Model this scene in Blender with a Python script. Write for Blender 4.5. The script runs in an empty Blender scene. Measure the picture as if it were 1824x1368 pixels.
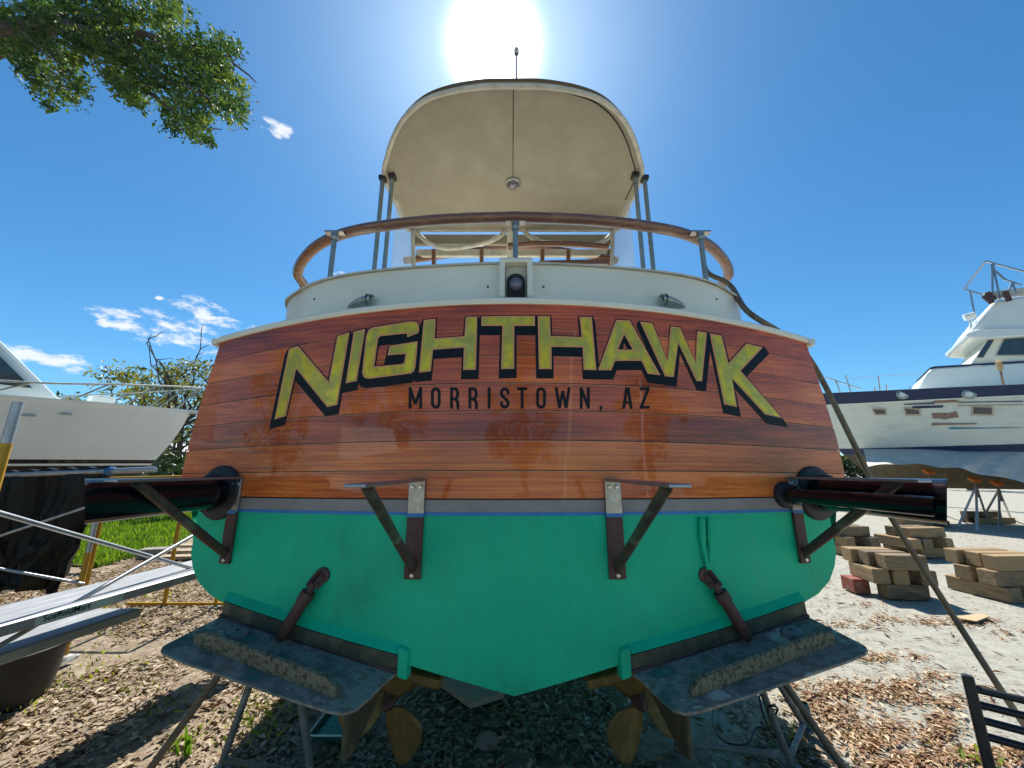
import bpy, bmesh, math, random
import numpy as np
from mathutils import Vector, Matrix
from mathutils.geometry import delaunay_2d_cdt, tessellate_polygon
random.seed(7); RNG = np.random.default_rng(11)
SC = bpy.context.scene; C = SC.collection
R = math.radians
# ------------------------------------------------------------------ camera
CAMH, PITCH, FPX = 1.70, R(13.0), 685.0
cam_d = bpy.data.cameras.new('camera'); cam = bpy.data.objects.new('camera', cam_d); C.objects.link(cam)
cam.location = (0, 0, CAMH); cam.rotation_euler = (R(90) + PITCH, 0, 0)
cam_d.sensor_width = 36; cam_d.lens = 36 * FPX / 1824; cam_d.clip_start = 0.05; cam_d.clip_end = 3000
SC.camera = cam
# ------------------------------------------------------------------ light
SUN = Vector((-0.035, 0.585, 0.81)).normalized()
EL = math.asin(SUN.z); AZ = math.atan2(SUN.x, SUN.y)
sd = bpy.data.lights.new('sun', 'SUN'); sd.energy = 5.0; sd.angle = R(0.53); sd.color = (1, 0.95, 0.86)
so = bpy.data.objects.new('sun', sd); C.objects.link(so); so.location = (0, 20, 30)
so.rotation_euler = (-SUN).to_track_quat('-Z', 'Y').to_euler()
SC.view_settings.view_transform = 'Standard'; SC.view_settings.look = 'None'
SC.view_settings.gamma = 1; SC.view_settings.exposure = 0.65
SC.cycles.max_bounces = 8; SC.cycles.diffuse_bounces = 4; SC.cycles.glossy_bounces = 4; SC.cycles.transparent_max_bounces = 10
SC.cycles.use_denoising = True
SC.cycles.caustics_reflective = False; SC.cycles.caustics_refractive = False
CP, SP = math.cos(PITCH), math.sin(PITCH); CAM = Vector((0, 0, CAMH))
def ray(px, py):                       # direction of a picture point, from the measured camera
    X, U = px - 912.0, 684.0 - py
    return Vector((X, FPX * CP - U * SP, FPX * SP + U * CP))
def at(px, py, Y): r = ray(px, py); return CAM + r * (Y / r.y)
def onz(px, py, Z): r = ray(px, py); return CAM + r * ((Z - CAMH) / r.z)
def onx(px, py, X): r = ray(px, py); return CAM + r * (X / r.x)
def gp(px, py): return onz(px, py, 0.0)

w = bpy.data.worlds.new('World'); SC.world = w; w.use_nodes = True
nt = w.node_tree; nt.nodes.clear()
def N(t, ty, **kw):
    n = t.nodes.new(ty)
    for k, v in kw.items(): setattr(n, k, v)
    return n
def math_node(t, op, a, b=None, clamp=False):
    n = N(t, 'ShaderNodeMath', operation=op, use_clamp=clamp)
    for i, v in enumerate((a, b)):
        if v is None: continue
        if isinstance(v, (int, float)): n.inputs[i].default_value = v
        else: t.links.new(v, n.inputs[i])
    return n.outputs[0]
def vdot(t, v, c):
    n = N(t, 'ShaderNodeVectorMath', operation='DOT_PRODUCT'); t.links.new(v, n.inputs[0]); n.inputs[1].default_value = c
    return n.outputs['Value']
SKY = 0.115
sky = N(nt, 'ShaderNodeTexSky', sky_type='NISHITA'); sky.sun_disc = False
sky.sun_elevation = EL; sky.sun_rotation = AZ; sky.air_density = 1.0; sky.dust_density = 0.35; sky.ozone_density = 3.0
hs = N(nt, 'ShaderNodeHueSaturation'); hs.inputs['Saturation'].default_value = 1.12; hs.inputs['Value'].default_value = 1.0
tint = N(nt, 'ShaderNodeMix', data_type='RGBA', blend_type='MULTIPLY'); tint.inputs['Factor'].default_value = 1; tint.inputs['B'].default_value = (.50, .71, .79, 1)
nt.links.new(sky.outputs[0], tint.inputs['A']); nt.links.new(tint.outputs['Result'], hs.inputs['Color'])
tc = N(nt, 'ShaderNodeTexCoord'); D = tc.outputs['Generated']
# aureole of the sun in the sky
dt = math_node(nt, 'MINIMUM', vdot(nt, D, SUN), 1.0)
ang = math_node(nt, 'ARCCOSINE', dt)
core = math_node(nt, 'MULTIPLY', math_node(nt, 'EXPONENT', math_node(nt, 'MULTIPLY', math_node(nt, 'POWER', math_node(nt, 'DIVIDE', ang, R(3.7)), 3.0), -1.0)), 40.0)
halo = math_node(nt, 'MULTIPLY', math_node(nt, 'EXPONENT', math_node(nt, 'DIVIDE', ang, -R(8.0))), 3.2)
glow = math_node(nt, 'ADD', core, halo)
# small fair-weather clouds
nz = N(nt, 'ShaderNodeTexNoise'); nz.inputs['Scale'].default_value = 26; nz.inputs['Detail'].default_value = 8; nz.inputs['Roughness'].default_value = 0.62
mp = N(nt, 'ShaderNodeMapping'); mp.inputs['Scale'].default_value = (1, 1, 2.2); nt.links.new(D, mp.inputs[0]); nt.links.new(mp.outputs[0], nz.inputs['Vector'])
total = None
for (cx, cy, a, b) in ((490, 228, 30, 20), (352, 544, 48, 20), (193, 579, 12, 9), (325, 592, 135, 36), (45, 634, 85, 24), (612, 490, 26, 7), (395, 575, 60, 14), (285, 530, 10, 6)):
    c = ray(cx, cy).normalized(); rt = (ray(cx + 10, cy + (2 if a > 25 else 0)).normalized() - c).normalized(); up = c.cross(rt).normalized()
    sub = N(nt, 'ShaderNodeVectorMath', operation='SUBTRACT'); nt.links.new(D, sub.inputs[0]); sub.inputs[1].default_value = c
    k = ray(cx, cy).length
    u = math_node(nt, 'MULTIPLY', vdot(nt, sub.outputs[0], rt), k / a); v = math_node(nt, 'MULTIPLY', vdot(nt, sub.outputs[0], up), k / b)
    r2 = math_node(nt, 'ADD', math_node(nt, 'MULTIPLY', u, u), math_node(nt, 'MULTIPLY', v, v))
    m = math_node(nt, 'MAXIMUM', math_node(nt, 'SUBTRACT', 1.0, r2), -1.0)
    total = m if total is None else math_node(nt, 'MAXIMUM', total, m)
cm = math_node(nt, 'ADD', math_node(nt, 'MULTIPLY', total, 0.75), math_node(nt, 'MULTIPLY', math_node(nt, 'SUBTRACT', nz.outputs['Fac'], 0.56), 3.4))
mr = N(nt, 'ShaderNodeMapRange', interpolation_type='SMOOTHSTEP'); mr.inputs['From Min'].default_value = 0.02; mr.inputs['From Max'].default_value = 0.75
nt.links.new(cm, mr.inputs['Value'])
gate = math_node(nt, 'GREATER_THAN', total, -0.95); cmask = math_node(nt, 'MULTIPLY', mr.outputs[0], gate)
cmask = math_node(nt, 'MULTIPLY', cmask, 0.86)
mixc = N(nt, 'ShaderNodeMix', data_type='RGBA'); nt.links.new(cmask, mixc.inputs['Factor']); nt.links.new(hs.outputs[0], mixc.inputs['A']); mixc.inputs['B'].default_value = (5.6, 5.8, 6.0, 1)
addg = N(nt, 'ShaderNodeMix', data_type='RGBA', blend_type='ADD'); addg.inputs['Factor'].default_value = 1
gcol = N(nt, 'ShaderNodeVectorMath', operation='SCALE'); gcol.inputs[0].default_value = (1.0, 0.985, 0.95); nt.links.new(glow, gcol.inputs['Scale'])
nt.links.new(mixc.outputs['Result'], addg.inputs['A']); nt.links.new(gcol.outputs[0], addg.inputs['B'])
bg = N(nt, 'ShaderNodeBackground'); bg.inputs['Strength'].default_value = SKY; nt.links.new(addg.outputs['Result'], bg.inputs['Color'])
wo = N(nt, 'ShaderNodeOutputWorld'); nt.links.new(bg.outputs[0], wo.inputs['Surface'])

# ------------------------------------------------------------------ materials
def newmat(name):
    m = bpy.data.materials.new(name); m.use_nodes = True
    t = m.node_tree; b = t.nodes['Principled BSDF']; return m, t, b
def ramp(t, fac, cols, lo=0.3, hi=0.7):
    r = N(t, 'ShaderNodeValToRGB'); e = r.color_ramp.elements
    while len(e) < len(cols): e.new(0.5)
    for i, c in enumerate(cols):
        e[i].position = lo + (hi - lo) * i / (len(cols) - 1); e[i].color = (*c, 1)
    t.links.new(fac, r.inputs[0]); return r.outputs[0]
def noise(t, scale, detail=6, rough=0.6, coord='Object', stretch=(1, 1, 1), rnd=False):
    tcn = N(t, 'ShaderNodeTexCoord'); mpn = N(t, 'ShaderNodeMapping'); mpn.inputs['Scale'].default_value = stretch
    t.links.new(tcn.outputs[coord], mpn.inputs[0])
    if rnd:
        oi = N(t, 'ShaderNodeObjectInfo'); k = math_node(t, 'MULTIPLY', oi.outputs['Random'], 37.0)
        cb = N(t, 'ShaderNodeCombineXYZ'); [t.links.new(k, cb.inputs[i]) for i in range(3)]; t.links.new(cb.outputs[0], mpn.inputs['Location'])
    nn = N(t, 'ShaderNodeTexNoise'); nn.inputs['Scale'].default_value = scale; nn.inputs['Detail'].default_value = detail; nn.inputs['Roughness'].default_value = rough
    t.links.new(mpn.outputs[0], nn.inputs['Vector']); return nn.outputs['Fac']
def bump(t, b, h, strength, dist=0.01):
    n = N(t, 'ShaderNodeBump'); n.inputs['Strength'].default_value = strength; n.inputs['Distance'].default_value = dist
    t.links.new(h, n.inputs['Height']); t.links.new(n.outputs[0], b.inputs['Normal'])
def pm(name, cols, scale=6, rough=0.5, metal=0.0, bmp=0.0, bscale=40, coat=0.0, stretch=(1, 1, 1), rvar=0.0, lo=0.3, hi=0.7, rnd=False, bdist=0.004):
    m, t, b = newmat(name)
    if len(cols) == 1: cols = [cols[0], tuple(c * 0.86 for c in cols[0])]
    f = noise(t, scale, stretch=stretch, rnd=rnd)
    t.links.new(ramp(t, f, cols, lo, hi), b.inputs['Base Color'])
    b.inputs['Metallic'].default_value = metal; b.inputs['Coat Weight'].default_value = coat; b.inputs['Coat Roughness'].default_value = 0.06
    if rvar:
        r2 = math_node(t, 'ADD', math_node(t, 'MULTIPLY', noise(t, scale * 2.3), rvar), rough - rvar / 2, True); t.links.new(r2, b.inputs['Roughness'])
    else: b.inputs['Roughness'].default_value = rough
    if bmp: bump(t, b, noise(t, bscale, stretch=stretch), bmp, bdist)
    return m
M = {}
M['cream'] = pm('cream_gelcoat', [(.90, .85, .68), (.80, .75, .60)], 3, .35, bmp=.05, coat=.3, rvar=.2)
M['white'] = pm('white_gelcoat', [(.80, .84, .80), (.72, .76, .72)], 1.2, .3, coat=.3, rvar=.2)
M['canvas'] = pm('canopy_canvas', [(.36, .325, .25), (.30, .27, .205), (.35, .315, .245)], 2.2, .85, bmp=.25, bscale=14, bdist=.01)
M['rim'] = pm('canopy_rim', [(.60, .58, .52), (.42, .39, .32)], 9, .5)
m, t, b = newmat('green_antifouling'); M['green'] = m
ga = noise(t, 1.8, 5, .6); gb = noise(t, 9, 4, .6, stretch=(2.2, 2, .35)); gc = noise(t, 60, 5, .7)
gg = math_node(t, 'ADD', math_node(t, 'MULTIPLY', ga, .66), math_node(t, 'ADD', math_node(t, 'MULTIPLY', gb, .18), math_node(t, 'MULTIPLY', gc, .16)))
t.links.new(ramp(t, gg, [(.0, .34, .18), (.001, .47, .25), (.001, .54, .285), (.008, .60, .335)], .36, .66), b.inputs['Base Color'])
t.links.new(math_node(t, 'ADD', math_node(t, 'MULTIPLY', gb, .4), .36, True), b.inputs['Roughness']); b.inputs['Specular IOR Level'].default_value = .35
bump(t, b, math_node(t, 'ADD', math_node(t, 'MULTIPLY', gc, .5), gb), .22, .006)
M['boot'] = pm('grey_boot_stripe', [(.33, .30, .28), (.24, .22, .205)], 7, .55, bmp=.1)
M['tape'] = pm('blue_tape', [(.03, .18, .50), (.05, .25, .55)], 20, .6)
M['black'] = pm('black_gloss', [(.004, .004, .007), (.008, .008, .012)], 5, .09, coat=.6)
_b = M['black'].node_tree.nodes['Principled BSDF']; _b.inputs['Coat Weight'].default_value = 0.0; _b.inputs['IOR'].default_value = 1.36
M['rubber'] = pm('black_rubber', [(.012, .012, .014), (.03, .03, .032)], 12, .55, bmp=.2)
M['steel'] = pm('worn_steel', [(.55, .53, .48), (.36, .34, .30), (.48, .45, .40)], 14, .38, metal=.9, rvar=.3, bmp=.06)
M['steelblue'] = pm('platform_steel', [(.34, .37, .42), (.26, .28, .31)], 10, .35, metal=.8, rvar=.3)
M['chrome'] = pm('stanchion_steel', [(.42, .44, .40), (.26, .29, .26)], 20, .42, metal=.7, rvar=.2)
M['primer'] = pm('red_primer', [(.115, .045, .035), (.075, .036, .03), (.14, .06, .045)], 12, .6, bmp=.15, rvar=.2)
M['strut'] = pm('strut_steel', [(.19, .15, .115), (.10, .075, .06), (.26, .22, .17)], 8, .42, metal=.5, rvar=.3)
M['bolt'] = pm('bolt_steel', [(.75, .70, .62), (.5, .42, .35)], 60, .3, metal=1)
M['bronze'] = pm('fouled_bronze', [(.26, .16, .045), (.17, .11, .035), (.34, .22, .07)], 7, .6, metal=.25, bmp=.2, bscale=60, rvar=.2)
M['patina'] = pm('fouled_bronze_dull', [(.13, .11, .06), (.075, .07, .042), (.19, .155, .085)], 9, .65, metal=.2, bmp=.3, bscale=70)
M['tabplate'] = pm('fouled_tab_plate', [(.03, .19, .13), (.12, .13, .10), (.20, .19, .15), (.31, .28, .22), (.20, .14, .10), (.40, .36, .28), (.62, .58, .48)], 6, .8, stretch=(1, 1.6, 1), bmp=.5, bscale=60, rvar=.3, lo=.32, hi=.70)
M['barnacle'] = pm('barnacled_metal', [(.04, .036, .02), (.11, .10, .055), (.24, .22, .15), (.075, .07, .038)], 62, .85, bmp=.9, bscale=48, bdist=.012)
M['anode'] = pm('zinc_anode', [(.30, .28, .25), (.16, .15, .13)], 25, .8, bmp=.6)
M['teakrail'] = pm('rail_wood', [(.24, .105, .052), (.14, .06, .035), (.33, .16, .085)], 6, .3, coat=.5, bmp=.1, stretch=(1, 6, 6))
M['lens'] = pm('lamp_lens', [(.10, .08, .13), (.2, .17, .22)], 20, .15, coat=.5)
M['dark'] = pm('dark_recess', [(.010, .010, .012), (.02, .02, .02)], 8, .8)
M['caulk'] = pm('seam_dark', [(.030, .011, .006), (.05, .02, .01)], 8, .6)
M['gold_edge'] = pm('letter_edge', [(.80, .36, .14), (.70, .30, .12)], 30, .35)
M['ink'] = pm('letter_black', [(.005, .005, .006), (.008, .008, .009)], 10, .35, coat=.0)
M['ink'].node_tree.nodes['Principled BSDF'].inputs['Specular IOR Level'].default_value = .25
M['yellow'] = pm('yellow_frame', [(.62, .34, .015), (.50, .26, .01), (.30, .17, .03)], 11, .5, bmp=.1, rvar=.2, lo=.3, hi=.8)
M['galv'] = pm('galvanised_tube', [(.50, .51, .52), (.34, .35, .36)], 12, .42, metal=.75, rvar=.2)
M['alu'] = pm('aluminium_plank', [(.40, .41, .42), (.30, .31, .32), (.46, .47, .48)], 5, .55, metal=.35, rvar=.25, stretch=(3, .4, 1))
M['standgrey'] = pm('stand_steel', [(.22, .22, .21), (.14, .13, .12), (.30, .30, .28)], 9, .6, bmp=.15)
M['standrust'] = pm('stand_rust', [(.10, .075, .05), (.16, .13, .09), (.06, .045, .03)], 9, .65, bmp=.2)
M['orange'] = pm('orange_pad', [(.60, .16, .02), (.45, .10, .015)], 14, .6)
M['card'] = pm('cardboard', [(.52, .38, .22), (.42, .30, .17)], 6, .8)
M['pole'] = pm('pole_brown', [(.075, .058, .042), (.16, .12, .08), (.05, .04, .03)], 13, .5, stretch=(1, 1, .3))
M['navy'] = pm('navy_paint', [(.004, .018, .075), (.010, .028, .095)], 5, .5)
M['glass'] = pm('dark_window', [(.02, .03, .035), (.05, .06, .07)], 2, .06, coat=.5)
M['hulltan'] = pm('old_bottom_paint', [(.16, .12, .075), (.10, .08, .05), (.20, .16, .10)], 3, .8, bmp=.2)
M['rust'] = pm('rust_stain', [(.22, .13, .10), (.34, .22, .17), (.15, .08, .06)], 9, .8, bmp=.3)
M['tarpgrey'] = pm('grey_tarp', [(.56, .54, .48), (.45, .44, .40), (.62, .60, .54)], 2.5, .5, bmp=.4, bscale=3, bdist=.05)
M['bluefoul'] = pm('teal_blue_paint', [(.03, .25, .36), (.02, .18, .28)], 3, .5)
M['bark'] = pm('bark', [(.12, .095, .07), (.06, .05, .04), (.18, .15, .115)], 9, .9, bmp=.8, bscale=16, bdist=.03)
M['shed'] = pm('shed_wall', [(.26, .27, .25), (.18, .19, .18)], 4, .8)
M['shedroof'] = pm('shed_roof', [(.30, .32, .33), (.22, .23, .24)], 6, .5, metal=.3)
M['paint_teal'] = pm('wet_green_paint', [(.003, .20, .14), (.01, .30, .22)], 12, .6, coat=.0)
M['tray'] = pm('tray_liner', [(.02, .10, .085), (.03, .14, .11)], 9, .35)
M['trayrim'] = pm('tray_rim', [(.55, .62, .60), (.4, .5, .48)], 9, .4)
M['blackpaint'] = pm('chair_black', [(.012, .011, .012), (.03, .026, .024)], 30, .38, bmp=.1)
M['boards'] = pm('old_boards', [(.42, .33, .22), (.30, .24, .16)], 4, .85, stretch=(.5, 6, 6), rnd=True)

# varnished planks: grain runs across the boat, each plank its own tone
m, t, b = newmat('varnished_plank'); M['plank'] = m
g1 = noise(t, 5.0, 7, .65, stretch=(.16, 3, 16), rnd=True); g2 = noise(t, 30, 4, .65, stretch=(.05, 3, 9), rnd=True); g3 = noise(t, 1.6, 2, .5, stretch=(.8, 1, 2.5), rnd=True)
gs = math_node(t, 'ADD', math_node(t, 'MULTIPLY', g1, .40), math_node(t, 'ADD', math_node(t, 'MULTIPLY', g2, .24), math_node(t, 'MULTIPLY', g3, .36)))
oi = N(t, 'ShaderNodeObjectInfo'); gs = math_node(t, 'ADD', gs, math_node(t, 'MULTIPLY', math_node(t, 'SUBTRACT', oi.outputs['Alpha'], .5), .30))
t.links.new(ramp(t, gs, [(.11, .019, .009), (.33, .052, .015), (.60, .112, .022), (.86, .215, .038), (.92, .38, .10)], .34, .75), b.inputs['Base Color'])
b.inputs['Roughness'].default_value = .45; b.inputs['Specular IOR Level'].default_value = .25; b.inputs['Coat Weight'].default_value = .85; b.inputs['Coat Roughness'].default_value = .03
bump(t, b, g1, .05, .003)
cw = N(t, 'ShaderNodeBump'); cw.inputs['Strength'].default_value = .12; cw.inputs['Distance'].default_value = .02
t.links.new(noise(t, 3.2, 2, .5), cw.inputs['Height']); t.links.new(cw.outputs[0], b.inputs['Coat Normal'])
M['seam'] = pm('seam_light', [(.62, .33, .16), (.45, .2, .09)], 20, .35, coat=.5)
# gold leaf, engine turned; olive-to-yellow gradient of its reflections painted into the colour
m, t, b = newmat('gold_leaf'); M['gold'] = m
f = noise(t, 4.5, 2, .45, stretch=(2.0, 2, .9)); t.links.new(ramp(t, f, [(.52, .38, .06), (.98, .62, .025), (.60, .44, .08), (1.0, .66, .03)], .30, .70), b.inputs['Base Color'])
b.inputs['Metallic'].default_value = .5; b.inputs['Roughness'].default_value = .26; b.inputs['Coat Weight'].default_value = .2
bump(t, b, noise(t, 12, 2, .5), .30, .02)
# black plastic sheet
m, t, b = newmat('plastic_sheet'); M['sheet'] = m
b.inputs['Base Color'].default_value = (.010, .012, .012, 1); b.inputs['Roughness'].default_value = .24; b.inputs['Specular IOR Level'].default_value = .16
bump(t, b, noise(t, 7, 5, .6, stretch=(1, 1, .4)), .7, .05)
# clear vinyl
m, t, b = newmat('clear_vinyl'); M['vinyl'] = m
b.inputs['Base Color'].default_value = (.75, .82, .85, 1); b.inputs['Roughness'].default_value = .25; b.inputs['Alpha'].default_value = .28
# planked old hull, thin plank lines in relief
m, t, b = newmat('planked_white_hull'); M['oldhull'] = m
f = noise(t, 1.3, 6, .65, stretch=(.6, 1, 2.5)); t.links.new(ramp(t, f, [(.60, .64, .57), (.72, .75, .68), (.66, .69, .62)], .3, .7), b.inputs['Base Color'])
b.inputs['Roughness'].default_value = .5
wv = N(t, 'ShaderNodeTexWave', wave_type='BANDS', bands_direction='Z', wave_profile='SAW'); wv.inputs['Scale'].default_value = 1.75; wv.inputs['Distortion'].default_value = .25
tcn = N(t, 'ShaderNodeTexCoord'); t.links.new(tcn.outputs['Object'], wv.inputs['Vector']); bump(t, b, wv.outputs['Fac'], .5, .02)
# weathered timber
m, t, b = newmat('cribbing_timber'); M['timber'] = m
f = noise(t, 5, 6, .7, stretch=(.6, 5, 5), rnd=True); oi = N(t, 'ShaderNodeObjectInfo')
f2 = math_node(t, 'ADD', math_node(t, 'MULTIPLY', f, .8), math_node(t, 'MULTIPLY', oi.outputs['Random'], .30))
t.links.new(ramp(t, f2, [(.085, .065, .042), (.21, .155, .095), (.36, .235, .11), (.27, .23, .17)], .3, .85), b.inputs['Base Color'])
b.inputs['Roughness'].default_value = .9; bump(t, b, noise(t, 20, 6, .7, stretch=(.4, 4, 4), rnd=True), .5, .01)
M['timberred'] = pm('red_painted_timber', [(.34, .07, .045), (.22, .06, .04), (.30, .22, .16)], 9, .8, bmp=.3)
# leaves
def leafmat(name, cols, trans=.45, rough=.42):
    m, t, b = newmat(name)
    at_ = N(t, 'ShaderNodeAttribute', attribute_name='tone')
    col = ramp(t, at_.outputs['Fac'], cols, 0, 1); t.links.new(col, b.inputs['Base Color']); b.inputs['Roughness'].default_value = rough
    tr = N(t, 'ShaderNodeBsdfTranslucent'); mx = N(t, 'ShaderNodeMixShader'); mx.inputs[0].default_value = trans
    g = N(t, 'ShaderNodeMix', data_type='RGBA', blend_type='MULTIPLY'); g.inputs['Factor'].default_value = 1; t.links.new(col, g.inputs['A']); g.inputs['B'].default_value = (1.6, 1.5, .7, 1)
    t.links.new(g.outputs['Result'], tr.inputs['Color'])
    out = [n for n in t.nodes if n.type == 'OUTPUT_MATERIAL'][0]
    t.links.new(b.outputs[0], mx.inputs[1]); t.links.new(tr.outputs[0], mx.inputs[2]); t.links.new(mx.outputs[0], out.inputs['Surface']); return m
M['oakleaf'] = leafmat('oak_leaves', [(.022, .055, .016), (.05, .105, .028), (.09, .15, .035), (.15, .18, .04)], .42, .6)
M['paleleaf'] = leafmat('pale_leaves', [(.07, .10, .02), (.13, .16, .03), (.20, .20, .05), (.24, .21, .08)], .4)
M['darkleaf'] = leafmat('dark_leaves', [(.015, .032, .012), (.03, .06, .018), (.05, .08, .025)], .3)
M['grass'] = leafmat('grass_blades', [(.08, .17, .015), (.14, .26, .02), (.22, .32, .04)], .45, .5)
M['litter'] = leafmat('dry_leaves', [(.10, .07, .04), (.25, .175, .105), (.42, .32, .21), (.60, .49, .36)], .12, .6)
M['litterred'] = leafmat('dry_needles', [(.12, .05, .025), (.26, .12, .05), (.44, .28, .14), (.66, .54, .38)], .1, .6)
M['weed'] = leafmat('weed_leaves', [(.12, .19, .02), (.22, .30, .04), (.32, .36, .06)], .4, .5)
# ground: white sand to the right, dirt and mulch to the left and under the boat
m, t, b = newmat('yard_ground'); M['ground'] = m
geo = N(t, 'ShaderNodeNewGeometry'); sx = N(t, 'ShaderNodeSeparateXYZ'); t.links.new(geo.outputs['Position'], sx.inputs[0])
def gnoise(scale, detail=6, rough=.6, st=(1, 1, 1)):
    mpn = N(t, 'ShaderNodeMapping'); mpn.inputs['Scale'].default_value = st; t.links.new(geo.outputs['Position'], mpn.inputs[0])
    nn = N(t, 'ShaderNodeTexNoise'); nn.inputs['Scale'].default_value = scale; nn.inputs['Detail'].default_value = detail; nn.inputs['Roughness'].default_value = rough
    t.links.new(mpn.outputs[0], nn.inputs['Vector']); return nn.outputs['Fac']
n1, n2, n3 = gnoise(.9, 5), gnoise(7, 8, .7), gnoise(30, 8, .7)
sandc = ramp(t, math_node(t, 'ADD', math_node(t, 'MULTIPLY', n2, .6), math_node(t, 'MULTIPLY', n3, .4)), [(.19, .178, .143), (.335, .322, .268), (.41, .397, .337)], .36, .60)
dirtc = ramp(t, math_node(t, 'ADD', math_node(t, 'MULTIPLY', n2, .5), math_node(t, 'MULTIPLY', n3, .5)), [(.13, .09, .06), (.27, .205, .14), (.46, .385, .29)], .36, .64)
edge0 = math_node(t, 'MAXIMUM', sx.outputs['X'], math_node(t, 'MULTIPLY', math_node(t, 'ADD', sx.outputs['Y'], -.5), -1.2))  # sand also spread over the unseen ground behind the camera, for more bounce light
edge = math_node(t, 'ADD', edge0, math_node(t, 'MULTIPLY', math_node(t, 'SUBTRACT', n1, .5), 3.2))
mrg = N(t, 'ShaderNodeMapRange', interpolation_type='SMOOTHSTEP'); mrg.inputs['From Min'].default_value = .6; mrg.inputs['From Max'].default_value = 2.0; t.links.new(edge, mrg.inputs['Value'])
mx = N(t, 'ShaderNodeMix', data_type='RGBA'); t.links.new(mrg.outputs[0], mx.inputs['Factor']); t.links.new(dirtc, mx.inputs['A']); t.links.new(sandc, mx.inputs['B'])
t.links.new(mx.outputs['Result'], b.inputs['Base Color']); b.inputs['Roughness'].default_value = .95
bump(t, b, math_node(t, 'ADD', math_node(t, 'MULTIPLY', n2, .7), math_node(t, 'MULTIPLY', n3, .5)), .9, .035)
m, t, b = newmat('lawn_soil'); M['lawn'] = m
t.links.new(ramp(t, noise(t, 4), [(.05, .09, .015), (.10, .15, .025)], .3, .7), b.inputs['Base Color']); b.inputs['Roughness'].default_value = .9

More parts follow.
